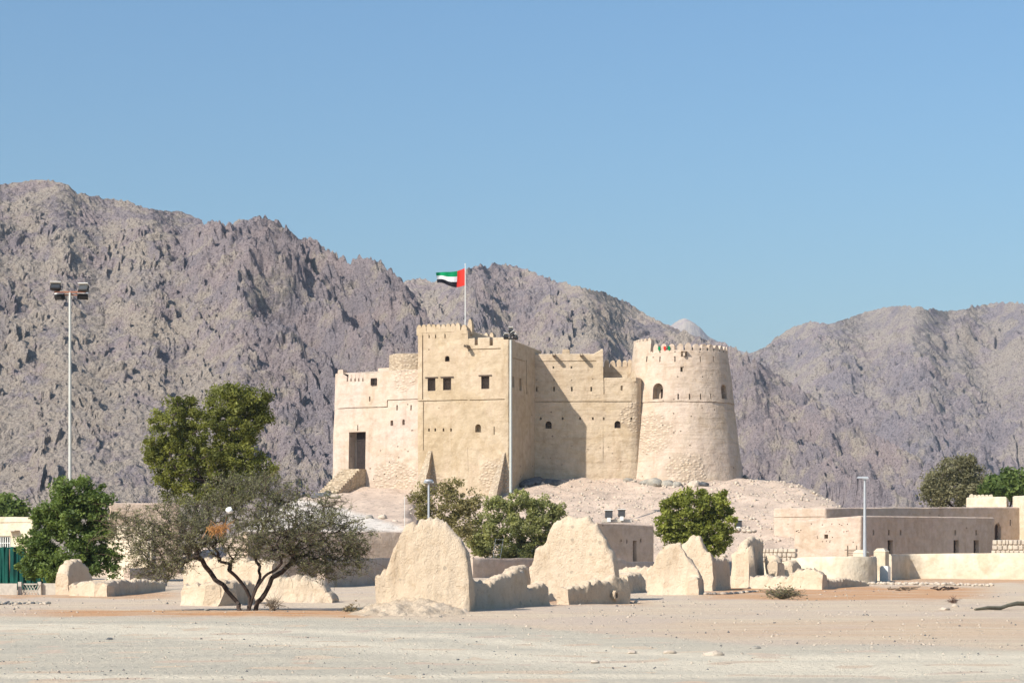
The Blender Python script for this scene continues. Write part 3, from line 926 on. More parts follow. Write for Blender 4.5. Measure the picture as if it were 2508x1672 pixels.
# curtain wall between keep and tower
C_ = Wall(gx(1290, 170.9), gx(1545, 170.5))
zh, zlw = zpx(868, 170.8), zpx(926, 170.6)
cx_ = C_.A + C_.t * C_.u(1477)
cc = Cuts(C_)
cc.rect(1294, 982, 1476, 984.6, .08)
cc.rect(1318, 883.4, 1460, 885.4, .07)
for x in (1355.5, 1399.5): cc.rect(x - 2, 897, x + 2, 902, .4)
for x in (1314.5, 1357, 1400.5, 1448): cc.rect(x - 2, 947, x + 2, 958, .45)
for x, y in ((1314, 930), (1357, 930), (1400, 931), (1452, 928)): cc.rect(x - 1.2, y - 1.2, x + 1.2, y + 1.2, .3)
wc1 = cc.arch(1336, 1031, 1351, 1049, .7)
for x in (1324.5, 1378, 1420.5, 1452): cc.arch(x - 2, 1021, x + 2, 1028, .5)
for x, y in ((1352, 1088), (1400, 1092), (1376, 1138), (1330, 1120), (1440, 1100), (1470, 1096)): cc.rect(x - 1.5, y - 1, x + 1.5, y + 1, .2)
def ctop(x, y):
    px = CX + x / y * FPX
    return zh + float(np.interp(px, [1378, 1379, 1396, 1397], [0, .0, .0, 0])) + float(np.interp(px, [1455, 1472], [0, .42]))
v, f = box_body([C_.A, cx_, cx_ - C_.n * 5, C_.A - C_.n * 5], 5.4, zh, .0, .8, seed=9, ztop=ctop, sharp=(0, 1, 2, 3))
cur = cc.cut(v, f, 'curtain_wall', M['curtain'], fort)
lattice('window', wc1, cur, 3, 3, .2)
spout(cur, C_, 1357, 871, .95); spout(cur, C_, 1424, 871, .95)
pm = C_.p(1387, 868); merlon(cur, (pm[0], pm[1] + .3, zh), C_.t, .62, .55, .42, 'curtain', 'flat')
c2 = Cuts(C_)
c2.rect(1478, 982, 1548, 984.6, .08)
c2.rect(1478.3, 920, 1480.4, 965, .07)
c2.rect(1520, 944, 1525, 956, .18)
wc2 = c2.arch(1505, 1030, 1520, 1048, .7)
for x in (1478.5, 1546): c2.arch(x - 2, 1021, x + 2, 1028, .5)
for x, y in ((1490, 1094), (1545, 1030), (1520, 1130), (1500, 1110)): c2.rect(x - 1.5, y - 1, x + 1.5, y + 1, .2)
e1 = C_.B
end = [cx_ + C_.t * .004, e1, e1 + np.array([.55, .15]), e1 + np.array([.92, .6]), e1 + np.array([1.02, 1.3]), e1 + np.array([1.0, 5]), cx_ + C_.t * .004 - C_.n * 5]
v, f = box_body(end, 5.4, zlw, .0, .7, r=.15, seed=10, sharp=(0, 6))
cur2 = c2.cut(v, f, 'curtain_bastion', M['curtain'], fort)
lattice('window', wc2, cur2, 3, 3, .2)
for x in (1531, 1552):
    q = C_.p(x, 926); merlon(cur2, (q[0], q[1] + .3, zlw - .02), C_.t, .46, .5, .66, 'curtain')
mb = MB(); a, b = gx(1474, 175.5), gx(1552, 175.5); zq = zpx(899, 175.5)
mb.box(((a[0] + b[0]) / 2, 175.6, (8 + zq) / 2), (b[0] - a[0], .6, zq - 8)); rp = mb.build('rear_wall', M['curtain'], fort)
for x in (1486, 1501, 1516, 1531, 1543):
    q = at(x, 899, 175.4); merlon(rp, (q[0], 175.6, zq - .02), (1, 0), .42, .5, .66, 'curtain')
# round tower
T = towerW
zt_ = zpx(858, 170.3); zs = zpx(983.5, 169.7)
prof = [(5.75, 5.0), (5.6, 7.5)]
for t in np.linspace(.08, 1, 9): prof.append((5.6 + (4.66 - 5.6) * t, 7.5 + (zs - 7.5) * t))
prof += [(4.62, zs + .02), (4.72, zs + .05)]
for t in np.linspace(.12, 1, 8): prof.append((4.72 + (4.19 - 4.72) * t, zs + (zt_ - zs) * t))
prof += [(4.1, zt_ + .04), (3.65, zt_ + .04), (3.6, zt_ - .9), (.5, zt_ - .85)]
v, f = drum_body(T.c, prof, 72, 12, .04)
ct = Cuts(T)
nb = ct.arch(1600, 938, 1623, 977, .75)
nb2 = ct.rect(1610, 951, 1624, 974, 1.3, out=.2)
nr_ = ct.arch(1766, 941, 1782, 977, .8)
for x in (1582.5, 1616, 1653, 1716, 1749): ct.rect(x - 1.3, 872, x + 1.3, 886, .5)
for x in (1661, 1689, 1716, 1741): ct.rect(x - 1.7, 964, x + 1.7, 978, .5)
wt = ct.rect(1666.5, 898, 1672, 910, .6)
ct.rect(1668, 857, 1682, 873, .25)
for x, y in ((1597, 861), (1616, 862), (1653, 861), (1715, 862), (1660, 922), (1721, 922), (1747, 968), (1650, 1012), (1693, 1019), (1667, 1055), (1720, 998), (1690, 1090), (1640, 1120)):
    ct.rect(x - 1.6, y - 1.3, x + 1.6, y + 1.3, .25)
tow = ct.cut(v, f, 'round_tower', M['tower'], fort)
lattice('window', (nb2[0], nb2[1], nb2[2], nb2[3], nb2[4]), tow, 5, 2, .85)
m = MB(); q, t, n = frame(T, 1675, 866)
m.box((q[0] + n[0] * .1, q[1] + n[1] * .1, q[2] + .22), (.5, .5, .07), zrot(t)); m.box((q[0] + n[0] * .05, q[1] + n[1] * .05, q[2] - .02), (.16, .4, .36), zrot(t))
m.build('drain_hood', M['tower'], tow)
nm = 36
for k in range(nm):
    th = 2 * math.pi * (k + .5) / nm
    if th > math.pi: th -= 2 * math.pi
    if -1.75 < th < -.72: continue
    merlon(tow, (T.c[0] + 3.9 * math.sin(th), T.c[1] - 3.9 * math.cos(th), zt_ - .02), (math.cos(th), math.sin(th)), .50, .46, .62, 'tower')
# raised guard parapet on the tower's left edge
n = 14; v = []; f = []
ths = np.linspace(-1.75, -.74, n); zg = zpx(832, 170.8)
for th in ths:
    for r_, z in ((4.185, zt_ - .2), (4.06, zg), (3.62, zg), (3.62, zt_ - .5)): v.append((T.c[0] + r_ * math.sin(th), T.c[1] - r_ * math.cos(th), z))
for i in range(n - 1):
    for k in range(4): f.append((i * 4 + k, i * 4 + (k + 1) % 4, (i + 1) * 4 + (k + 1) % 4, (i + 1) * 4 + k))
f += [(0, 1, 2, 3), tuple((n - 1) * 4 + k for k in (3, 2, 1, 0))]
gp = obj('guard_parapet', rough(np.array(v), .03, 1, 14), f, M['tower'], fort); fix_normals(gp.data)
for th in np.linspace(-1.68, -.8, 8):
    merlon(gp, (T.c[0] + 3.84 * math.sin(th), T.c[1] - 3.84 * math.cos(th), zg - .02), (math.cos(th), math.sin(th)), .30, .42, .26, 'tower')
mb = MB(); a = np.array([T.c[0] + 3.7 * math.sin(-.80), T.c[1] - 3.7 * math.cos(-.80)]); b = a + np.array([1.5, 1.6])
mb.box(((a[0] + b[0]) / 2, (a[1] + b[1]) / 2, zt_ - .1), (np.hypot(*(b - a)), .4, 1.2), zrot((b - a)))
mb.build('stair_head', M['tower'], fort)

# ------------------------------------------------------------------ rocks and small stones
def rock_mesh(name, mat, seed, squash=.7, sub=2):
    bm = bmesh.new(); bmesh.ops.create_icosphere(bm, subdivisions=sub, radius=.5)
    v = np.array([x.co for x in bm.verts]); f = [tuple(q.index for q in p.verts) for p in bm.faces]; bm.free()
    v = rough(v, .13, .45, seed, 2); v[:, 2] *= squash
    return to_mesh(name, v, f, mat, sharp=40)
def rmat(name, a, b):
    n = NT(name, .9, .2)
    return n.out(n.mix(n.ramp(n.noise(2.2, 6, .7), .35, .65), a, b), n.bump(n.noise(6, 6, .7), .8, .06))
M['grey_rock'] = rmat('grey_rock', (.37, .33, .27), (.25, .235, .205))
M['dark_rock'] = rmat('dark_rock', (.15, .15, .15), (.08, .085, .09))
M['pale_rock'] = rmat('pale_rock', (.55, .46, .36), (.42, .35, .28))
ROCK = {k: [rock_mesh('rock', M[k], 100 + 7 * i, .72) for i in range(4)] for k in ('grey_rock', 'dark_rock', 'pale_rock')}
def rock(loc, size, mat, label, cat='rock', group=None, name='rock'):
    o = link(bpy.data.objects.new(name, random.choice(ROCK[mat])), None, loc)
    o.scale = size if hasattr(size, '__len__') else (size,) * 3
    o.rotation_euler.z = random.uniform(0, 6.28)
    return tag(o, label, cat, group)
def on_hill(px, D, dz=0.0):
    x, y = gx(px, D)
    return (x, y, float(max(mound(x, y) - .15, 0)) + dz)
def stones_stuff(name, pts, sizes, mat, label, seed=0):
    """Scattered small stones nobody would count: one object."""
    r = np.random.default_rng(seed)
    base = np.array([(1, 0, 0), (-1, 0, 0), (0, 1, 0), (0, -1, 0), (0, 0, .8), (0, 0, -.8)], float) * .5
    fc = np.array([(0, 2, 4), (2, 1, 4), (1, 3, 4), (3, 0, 4), (2, 0, 5), (1, 2, 5), (3, 1, 5), (0, 3, 5)])
    n = len(pts)
    V = base[None] * (np.asarray(sizes)[:, None, None]) * r.uniform(.6, 1.3, (n, 6, 1))
    a = r.uniform(0, 6.28, n); ca, sa = np.cos(a)[:, None], np.sin(a)[:, None]
    x, y = V[:, :, 0] * ca - V[:, :, 1] * sa, V[:, :, 0] * sa + V[:, :, 1] * ca
    V = np.stack([x, y, V[:, :, 2]], -1) + np.asarray(pts)[:, None]
    F = fc[None] + 6 * np.arange(n)[:, None, None]
    me = bpy.data.meshes.new(name)
    me.vertices.add(6 * n); me.vertices.foreach_set('co', V.astype(np.float32).ravel())
    me.loops.add(24 * n); me.polygons.add(8 * n)
    me.loops.foreach_set('vertex_index', F.astype(np.int32).ravel())
    me.polygons.foreach_set('loop_start', np.arange(0, 24 * n, 3, dtype=np.int32))
    me.polygons.foreach_set('loop_total', np.full(8 * n, 3, np.int32))
    me.materials.append(mat); me.update()
    return tag(link(bpy.data.objects.new(name, me)), label, kind='stuff')

for i, (px, D, sz, mat, lab) in enumerate([
    (1603, 167.6, (1.9, 1.3, 1.6), 'grey_rock', 'largest grey boulder at the foot of the round tower'),
    (1636, 167.2, (1.7, 1.2, 1.3), 'grey_rock', 'grey boulder between two others below the round tower'),
    (1582, 168.0, (1.2, 1.0, 1.0), 'grey_rock', 'leftmost grey boulder below the round tower'),
    (1657, 166.8, (1.0, .9, 1.0), 'grey_rock', 'low grey boulder right of the larger boulders below the tower'),
    (1700, 167.0, (1.6, 1.1, 1.2), 'pale_rock', 'pale split boulder with a dark hollow below the round tower'),
    (1722, 166.8, (.9, .9, .7), 'dark_rock', 'small dark stone right of the pale split boulder'),
    (1540, 169.2, (1.3, .8, .7), 'grey_rock', 'flat grey rock under the curtain wall corner'),
    (905, 150.0, .62, 'grey_rock', 'smooth greenish grey boulder on the pale slope, left of a rougher one'),
    (937, 150.3, .70, 'pale_rock', 'rough pale boulder on the pale slope beside a greenish one'),
    (968, 148.5, .40, 'pale_rock', 'smallest stone on the pale slope, nearest the lamp'),
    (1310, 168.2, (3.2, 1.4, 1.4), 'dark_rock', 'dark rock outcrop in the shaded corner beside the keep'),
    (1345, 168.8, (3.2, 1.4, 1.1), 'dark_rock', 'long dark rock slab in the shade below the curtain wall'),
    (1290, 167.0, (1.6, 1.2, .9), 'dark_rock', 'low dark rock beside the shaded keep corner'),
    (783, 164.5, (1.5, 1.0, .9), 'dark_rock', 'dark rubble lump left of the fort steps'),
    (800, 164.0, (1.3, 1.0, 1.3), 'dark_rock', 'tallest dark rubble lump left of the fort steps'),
    (818, 163.0, (1.0, .8, .7), 'pale_rock', 'pale rubble stone at the foot of the fort steps'),
    (1826, 172.5, (.5, .5, .7), 'dark_rock', 'small dark stone at the right foot of the tower'),
]): rock(on_hill(px, D, .05), sz, mat, lab)
r_ = np.random.default_rng(5)
xs, ys = r_.uniform(-20, 32, 11000), r_.uniform(139, 172, 11000)
hz = mound(xs, ys) - .15
k = (hz > .4) & ~((CX + xs / ys * FPX > 560) & (CX + xs / ys * FPX < 1005))
stones_stuff('hill_stones', np.stack([xs, ys, hz], -1)[k], (.06 + .40 * r_.random(11000) ** 4.5)[k], M['pale_rock'], 'loose stones scattered over the hill slope', 6)
pts, sz = [], []
ys = 1 / r_.uniform(1 / 92, 1 / 23, 9000); xs = r_.uniform(-.29, .29, 9000) * ys
dens = noise2(xs * .35, ys * .35, 77) + .55 * noise2(xs * .09, ys * .09, 78)
k = dens > r_.uniform(-.7, .7, 9000)
stones_stuff('pebbles', np.stack([xs, ys, ground_z(xs, ys) + .005], -1)[k], (.012 + .075 * r_.random(9000) ** 4)[k] * np.minimum(ys / 40, 1.6)[k], M['pale_rock'], 'pebbles strewn over the gravel and dry soil', 8)
k = (dens > r_.uniform(-.2, 1.3, 9000))
stones_stuff('dark_pebbles', np.stack([xs + .3, ys, ground_z(xs, ys) + .005], -1)[k], (.012 + .06 * r_.random(9000) ** 4)[k] * np.minimum(ys / 40, 1.6)[k], M['dark_rock'], 'dark gravel bits strewn over the road and soil', 9)
def gpt(px, py, dz=0.0):
    D = EYE * FPX / (py - HY)
    x, y = gx(px, D)
    return (x, y, float(ground_z(np.array(x), np.array(y))) + dz)
for i in range(34):
    px = 2132 + (2435 - 2132) * (i + random.uniform(-.3, .3)) / 34
    tag(rock(gpt(px, 1430 + 6 * (px - 2132) / 300 + random.uniform(-1, 1), .05), random.uniform(.18, .34), 'pale_rock', 'kerb stone in the long row before the cream garden wall', 'stone', 'stones lined up before the garden wall', 'kerb_stone'))
for i in range(24):
    px = 1730 + 130 * (i + random.uniform(-.3, .3)) / 24
    rock(gpt(px, 1456 - 6 * (px - 1730) / 120, .03), random.uniform(.12, .2), random.choice(('pale_rock', 'pale_rock', 'dark_rock')), 'edging stone in the short row beside the dry shrub', 'stone', 'edging stones beside the dry shrub', 'edging_stone')
for i in range(30):
    px = -5 + 128 * (i + random.uniform(-.4, .4)) / 30
    rock(gpt(px, 1478 + random.uniform(-1.5, 1.5), .02), random.uniform(.09, .17), random.choice(('pale_rock', 'dark_rock', 'grey_rock')), 'edging stone in the row before the panelled wall', 'stone', 'edging stones before the panelled wall', 'edging_stone')
for px, py, sz, mat, lab in [(1750, 1606, (.34, .26, .2), 'pale_rock', 'large pale stone lying alone on the gravel road'), (1640, 1600, (.22, .2, .14), 'pale_rock', 'pale stone left of the large lone stone on the road'),
      (1548, 1598, (.20, .16, .1), 'pale_rock', 'flat stone lying left of two larger pale stones on the road'), (1456, 1622, (.16, .13, .09), 'pale_rock', 'small stone out on the road below the others'),
      (1850, 1587, (.22, .16, .1), 'grey_rock', 'grey stone right of the lone pale stone'), (268, 1567, (.16, .12, .09), 'dark_rock', 'dark stone alone on the left of the gravel road'),
      (506, 1495, (.2, .14, .1), 'grey_rock', 'grey stone left of the acacia trunk'), (2316, 1494, (.34, .3, .2), 'pale_rock', 'pale broken block left of the bent log'),
      (2340, 1487, (.26, .2, .2), 'pale_rock', 'pale lump between the broken block and the bent log'), (1560, 1475, (.3, .2, .22), 'pale_rock', 'brown clod beside the low ruin wall with the hole'),
      (1545, 1475, (.2, .2, .15), 'pale_rock', 'smaller clod against the end of the low ruin wall with the hole')]:
    rock(gpt(px, py, .02), sz, mat, lab)

# ------------------------------------------------------------------ ruined mud walls
def ruin(name, label, A, B, tops, thick=.55, zb=-.25, flare=.35, seed=0, amp=.05, parent=None, mat='ruin', back=0.0, cuts=(), hjag=.06, top_w=.8):
    """An eroded wall standing on the line A-B; tops are pixels of its upper edge."""
    w = Wall(A, B)
    us = np.array([w.u(px) for px, py in tops]); zs = np.array([w.p(px, py)[2] for px, py in tops])
    o = np.argsort(us, kind='stable'); us, zs = us[o], zs[o]
    n = int(np.clip((us[-1] - us[0]) / .055, 10, 110))
    u = np.linspace(us[0], us[-1], n)
    z = np.interp(u, us + np.arange(len(us)) * 1e-4, zs)
    z = z + hjag * noise2(u * 3.1, u * 0 + seed, seed) + .8 * hjag * noise2(u * 8, u * 0 + seed, seed + 1) + .5 * hjag * np.sign(noise2(u * 4.5, u * 0 + seed, seed + 2))
    zmax = max(z.max(), .3)
    prof = [(-.5, 0, 1.0), (-.5, .12, .45), (-.5, .3, .12), (-.5, .5, 0), (-.5, .7, 0), (-.5, .90, 0), (-.46, .965, 0), (-.28, 1, 0), (.05, .99, 0), (.34, .965, 0), (.48, .88, 0), (.5, .6, 0), (.5, .3, .15), (.5, 0, .8)]
    k = len(prof)
    v = []
    for i in range(n):
        for off, fz, fl in prof:
            h = zb + (z[i] - zb) * fz
            tt = thick * (1 - (1 - top_w) * np.clip((h - zb) / (zmax - zb), 0, 1))
            d = off * tt + np.sign(off) * fl * flare * np.clip((z[i] - zb), 0, 1)
            p = w.A + w.t * u[i] - w.n * (d + thick / 2)
            v.append((p[0], p[1], h))
    f = []
    for i in range(n - 1):
        for j in range(k - 1): f.append((i * k + j, i * k + j + 1, (i + 1) * k + j + 1, (i + 1) * k + j))
    f.append(tuple(range(k))); f.append(tuple((n - 1) * k + j for j in range(k))[::-1])
    v = rough(np.array(v), amp, .55, seed + 5, 4); v = rough(v, amp * .42, .15, seed + 6, 2)
    # crumbling: bites out of the upper edge
    hrel = np.clip((v[:, 2] - zb) / (zmax - zb), 0, 1); bite = np.clip(noise3(v / .22, seed + 9) - .15, 0, 1)
    v[:, 2] -= .16 * bite * smooth(.15, .5, hrel) * (np.tile(np.array([q[1] for q in prof]), n) > .9)
    o = obj(name, v, f, M[mat], parent, sharp=60); fix_normals(o.data)
    return o
def ruin_thing(label, loc, group='mud ruins before the fort', name='ruined_wall', cat='ruin'):
    return thing(name, loc, label, cat, group)

t = ruin_thing('tall eroded mud gable with a rubble foot, left of the gap and nearest the road', gpt(1030, 1490))
ruin('gable', None, gx(916, 56.6), gx(1150, 56.2), [(921, 1412), (932, 1400), (946, 1394), (952, 1370), (959, 1345), (968, 1326), (981, 1309), (988, 1290), (1000, 1279), (1018, 1277), (1037, 1271), (1052, 1267), (1069, 1266),
     (1084, 1273), (1094, 1284), (1106, 1300), (1119, 1316), (1130, 1334), (1143, 1350), (1146, 1402), (1149, 1412)], .75, flare=.5, seed=1, parent=t, amp=.045, hjag=.055)
ruin('low_wall', None, gx(1146, 57.4), gx(1346, 62.6), [(1151, 1419), (1170, 1421), (1186, 1426), (1197, 1431), (1210, 1422), (1226, 1414), (1240, 1408), (1254, 1402), (1270, 1391), (1284, 1388), (1292, 1408), (1297, 1432), (1303, 1436), (1318, 1435), (1326, 1428), (1336, 1427), (1344, 1431)], .5, flare=.1, seed=2, parent=t)
# rubble skirt of the gable
xs = np.linspace(-4.9, -1.0, 60); ys = np.linspace(49.6, 56.5, 60)
XX, YY = np.meshgrid(xs, ys)
e = np.clip(1 - ((XX + 2.8) / 1.9) ** 2, 0, 1) * smooth(50.0, 56.4, YY + .6 * noise2(XX * .8, YY * .8, 51))
ZZ = .40 * e ** 1.5 + (.10 * noise2(XX * 2.4, YY * 1.5, 52) + .08 * noise2(XX * 6, YY * 4, 53)) * np.minimum(1, e * 3) - .06
o = link(bpy.data.objects.new('rubble_skirt', grid_mesh('rubble_skirt', np.stack([XX, YY, ZZ], -1), M['ruin'])), t)
t_first = t
t = ruin_thing('broad mud gable with a rounded top, behind the low wall with the hole', gpt(1400, 1465))
ruin('gable', None, gx(1296, 71.5), gx(1506, 70.4), [(1296, 1386), (1303, 1380), (1308, 1350), (1318, 1336), (1333, 1320), (1342, 1302), (1350, 1284), (1360, 1272), (1371, 1267), (1396, 1264), (1420, 1264), (1434, 1266), (1447, 1276), (1456, 1286),
     (1471, 1306), (1480, 1320), (1488, 1338), (1496, 1352), (1501, 1366), (1504, 1412)], .8, flare=.12, seed=3, parent=t, amp=.045, hjag=.05)
ruin('stub', None, gx(1265, 66.5), gx(1302, 70.5), [(1266, 1398), (1278, 1388), (1292, 1386), (1300, 1390)], .6, flare=.1, seed=4, parent=t)
t = ruin_thing('low shaded mud wall pierced by a small round hole', gpt(1465, 1477))
w = Wall(gx(1392, 63.5), gx(1546, 66.3))
o = ruin('wall', None, w.A, w.B, [(1393, 1436), (1410, 1438), (1434, 1433), (1446, 1424), (1460, 1420), (1475, 1416), (1487, 1425), (1497, 1420), (1509, 1411), (1525, 1414), (1538, 1417), (1543, 1424)], .5, flare=.06, seed=6, parent=t)
q = w.p(1505, 1457); m = MB()
for k in range(10):
    a0 = 2 * math.pi * k / 10
    m.box((q[0] + w.n[0] * .04 + w.t[0] * .11 * math.cos(a0), q[1] + w.n[1] * .04 + w.t[1] * .11 * math.cos(a0), q[2] + .13 * math.sin(a0)), (.075, .12, .075), zrot(w.t))
o2 = m.build('hole_rim', M['ruin'], t)
m = MB(); m.box((q[0] + w.n[0] * .012, q[1] + w.n[1] * .012, q[2]), (.17, .06, .20), zrot(w.t)); m.build('hole_dark', M['dark_rock'], t)  # dark box set on the solid wall, standing for the shade inside the hole
t = ruin_thing('brown crumbling mud chunk and pale wall top right of the rounded gable', gpt(1560, 1448))
ruin('chunk', None, gx(1540, 82), gx(1586, 84.5), [(1542, 1408), (1552, 1403), (1566, 1401), (1578, 1402), (1583, 1412)], .9, flare=.05, seed=7, parent=t)
ruin('low_wall', None, gx(1505, 86.2), gx(1592, 85.6), [(1506, 1393), (1530, 1388), (1560, 1386), (1590, 1386)], .5, flare=.05, seed=8, parent=t)
t = ruin_thing('pointed mud gable with a cracked right edge, before another pointed gable', gpt(1655, 1455))
ruin('gable', None, gx(1584, 79.6), gx(1716, 79.0), [(1585, 1392), (1598, 1382), (1604, 1368), (1610, 1357), (1618, 1346), (1627, 1339), (1640, 1331), (1654, 1327), (1663, 1330), (1670, 1341), (1676, 1351), (1684, 1362), (1694, 1374), (1705, 1395), (1713, 1408)], .6, flare=.3, seed=9, parent=t, hjag=.05)
ruin('end_post', None, gx(1713, 78.6), gx(1729, 80.0), [(1713, 1412), (1719, 1408), (1725, 1411), (1728, 1418)], .5, flare=.05, seed=10, parent=t)
t = ruin_thing('second pointed mud gable standing behind the cracked one', gpt(1705, 1448))
ruin('gable', None, gx(1662, 88.2), gx(1746, 87.6), [(1662, 1340), (1667, 1334), (1680, 1320), (1690, 1314), (1703, 1311), (1714, 1320), (1720, 1331), (1727, 1342), (1736, 1354), (1743, 1364), (1744, 1380)], .6, flare=.1, seed=11, parent=t)
ruin('return_wall', None, gx(1744, 88.5), gx(1790, 91.6), [(1744, 1366), (1754, 1364), (1764, 1368), (1776, 1364), (1788, 1369)], .5, flare=.05, seed=12, parent=t)
t = ruin_thing('tall narrow mud stub, dark on its right face, on a pale low wall', gpt(1840, 1440))
ruin('stub', None, gx(1830, 93.0), gx(1873, 96.0), [(1830, 1352), (1834, 1330), (1840, 1320), (1850, 1315), (1862, 1315), (1870, 1320), (1872, 1334)], .6, flare=.05, seed=13, parent=t)
ruin('wall', None, gx(1788, 93.6), gx(1832, 92.8), [(1790, 1354), (1796, 1350), (1808, 1350), (1820, 1345), (1831, 1336)], .6, flare=.05, seed=14, parent=t)
t = ruin_thing('pale crumbling mud chunk with a ragged top between the stub and the round wall', gpt(1885, 1440))
ruin('chunk', None, gx(1872, 95.0), gx(1906, 94.4), [(1873, 1362), (1880, 1358), (1890, 1360), (1898, 1368), (1905, 1380)], .6, flare=.05, seed=15, parent=t)
ruin('return_wall', None, gx(1905, 94.2), gx(1926, 96.2), [(1905, 1372), (1912, 1368), (1918, 1378), (1924, 1392)], .5, flare=.05, seed=16, parent=t)
t = ruin_thing('pale low mud wall with a dark return, behind the dry shrub', gpt(1950, 1440))
ruin('wall', None, gx(1836, 92.4), gx(2014, 90.6), [(1837, 1410), (1870, 1410), (1900, 1410), (1926, 1412), (1940, 1400), (1948, 1394), (1970, 1392), (1990, 1393), (2000, 1396), (2008, 1403), (2013, 1408)], .7, flare=.5, seed=17, parent=t)
ruin('return_wall', None, gx(2014, 90.8), gx(2132, 99.5), [(2014, 1409), (2026, 1412), (2036, 1419), (2050, 1420), (2074, 1416), (2096, 1420), (2118, 1424), (2130, 1427)], .5, flare=.08, seed=18, parent=t)
t = ruin_thing('dark broken mud lump sitting behind the pale low wall', gpt(1954, 1436))
ruin('lump', None, gx(1941, 97.0), gx(1967, 99.0), [(1942, 1384), (1948, 1374), (1956, 1373), (1964, 1378), (1966, 1388)], .7, flare=.05, seed=19, parent=t)
# left side
t = ruin_thing('blocky mud ruin with a shaded inner corner behind the acacia trunk', gpt(520, 1480))
ruin('front_wall', None, gx(440, 63.8), gx(544, 62.8), [(441, 1446), (446, 1434), (460, 1430), (500, 1428), (530, 1427), (543, 1429)], .7, flare=.7, seed=20, parent=t)
ruin('side_wall', None, gx(543, 62.9), gx(628, 66.4), [(543, 1428), (560, 1422), (580, 1424), (600, 1423), (626, 1424)], .6, flare=.05, seed=21, parent=t)
ruin('back_wall', None, gx(446, 73.5), gx(664, 71.5), [(447, 1374), (470, 1368), (520, 1366), (580, 1366), (640, 1369), (663, 1376)], .6, flare=.05, seed=22, parent=t)
ruin('earth_bank', None, gx(640, 67.5), gx(812, 67.0), [(640, 1412), (668, 1408), (720, 1409), (760, 1412), (786, 1426), (800, 1452), (811, 1464)], .9, flare=1.2, seed=23, parent=t, hjag=.06)
t = ruin_thing('small mud stub standing on a low wall beside the panelled wall', gpt(230, 1457))
ruin('low_wall', None, gx(166, 77.6), gx(262, 76.8), [(167, 1424), (200, 1424), (230, 1425), (261, 1427)], .6, flare=.08, seed=24, parent=t)
ruin('stub', None, gx(167, 79.0), gx(226, 80.8), [(168, 1404), (176, 1380), (184, 1372), (196, 1368), (204, 1372), (214, 1382), (222, 1394), (226, 1410)], .6, flare=.05, seed=25, parent=t)
ruin('return_wall', None, gx(261, 77.0), gx(408, 87.0), [(261, 1428), (280, 1424), (308, 1417), (325, 1422), (350, 1420), (380, 1421), (407, 1425)], .5, flare=.08, seed=26, parent=t)

# ------------------------------------------------------------------ garden and courtyard walls
def curved_wall(name, label, path, ztop, thick=.4, mat='house', cat='wall', zb=-.3, seed=0, parent=None):
    """A plastered wall with a rounded top that follows a ground path; ztop is one height or one per path point."""
    P = np.array(path, float)
    seg = np.hypot(*np.diff(P, axis=0).T); s = np.concatenate([[0], np.cumsum(seg)])
    n = max(6, int(s[-1] / .35)); q = np.linspace(0, s[-1], n)
    c = np.stack([np.interp(q, s, P[:, 0]), np.interp(q, s, P[:, 1])], 1)
    zt = np.interp(q, s, np.broadcast_to(ztop, (len(P),)))
    tg = np.gradient(c, axis=0); tg /= np.hypot(tg[:, 0], tg[:, 1])[:, None]
    nn = np.stack([tg[:, 1], -tg[:, 0]], 1)
    prof = [(-.5, 0), (-.5, .35), (-.5, .7), (-.48, .93), (-.3, 1), (.3, 1), (.48, .93), (.5, .7), (.5, 0)]
    v = [(*(c[i] + nn[i] * (o * thick)), zb + (zt[i] - zb) * h) for i in range(n) for o, h in prof]
    k = len(prof)
    f = [(i * k + j, i * k + j + 1, (i + 1) * k + j + 1, (i + 1) * k + j) for i in range(n - 1) for j in range(k - 1)]
    f += [tuple(range(k)), tuple((n - 1) * k + j for j in range(k))[::-1]]
    o = obj(name, rough(np.array(v), .018, 1.2, seed, 2), f, M[mat], parent, sharp=50); fix_normals(o.data)
    return tag(o, label, cat) if parent is None else o
def arc(c, r, a0, a1, n=10): return [(c[0] + r * math.sin(a), c[1] - r * math.cos(a)) for a in np.linspace(R(a0), R(a1), n)]
curved_wall('courtyard_wall', 'smooth round-ended grey courtyard wall between the two tall gables', [gx(1166, 136), gx(1153, 132.6), gx(1150, 131.6), gx(1153, 131.0), gx(1162, 131.1), gx(1330, 137.6)], [zpx(1366, 132)] * 5 + [zpx(1366, 137.6)], .4, 'house', seed=1)
curved_wall('courtyard_wall', 'pale courtyard wall in front of the small dark-doored house', [gx(1490, 118), gx(1520, 119), gx(1530, 119.5), gx(1640, 128)], [zpx(1365, 118), zpx(1366, 119), zpx(1375, 119.5), zpx(1376, 128)], .4, 'house', seed=2)
curved_wall('courtyard_wall', 'shaded courtyard wall left of the nearest tall gable', [gx(786, 96), gx(960, 105)], [zpx(1366, 96), zpx(1366, 105)], .4, 'house', seed=3)
cB = gx(2052, 112.5)
curved_wall('courtyard_wall', 'pale courtyard wall curving into shade beside the lamp post', [gx(1868, 114.5), gx(1960, 112.0)] + arc(cB, 2.0, -20, 65, 10) + [gx(2140, 117)], [zpx(1388, 114.5), zpx(1364, 112), *[zpx(1362, 111)] * 10, zpx(1362, 113)], .4, 'cream', seed=4)
curved_wall('garden_wall', 'long cream garden wall running out to the right', [gx(2176, 122), gx(2200, 126.4), gx(2222, 128.2), gx(2260, 128.4), gx(2400, 126.5), gx(2640, 124)], [zpx(1356, 122), zpx(1357, 126), zpx(1356, 128), zpx(1355, 128.4), zpx(1354, 126.5), zpx(1353, 124)], .4, 'cream', seed=5)
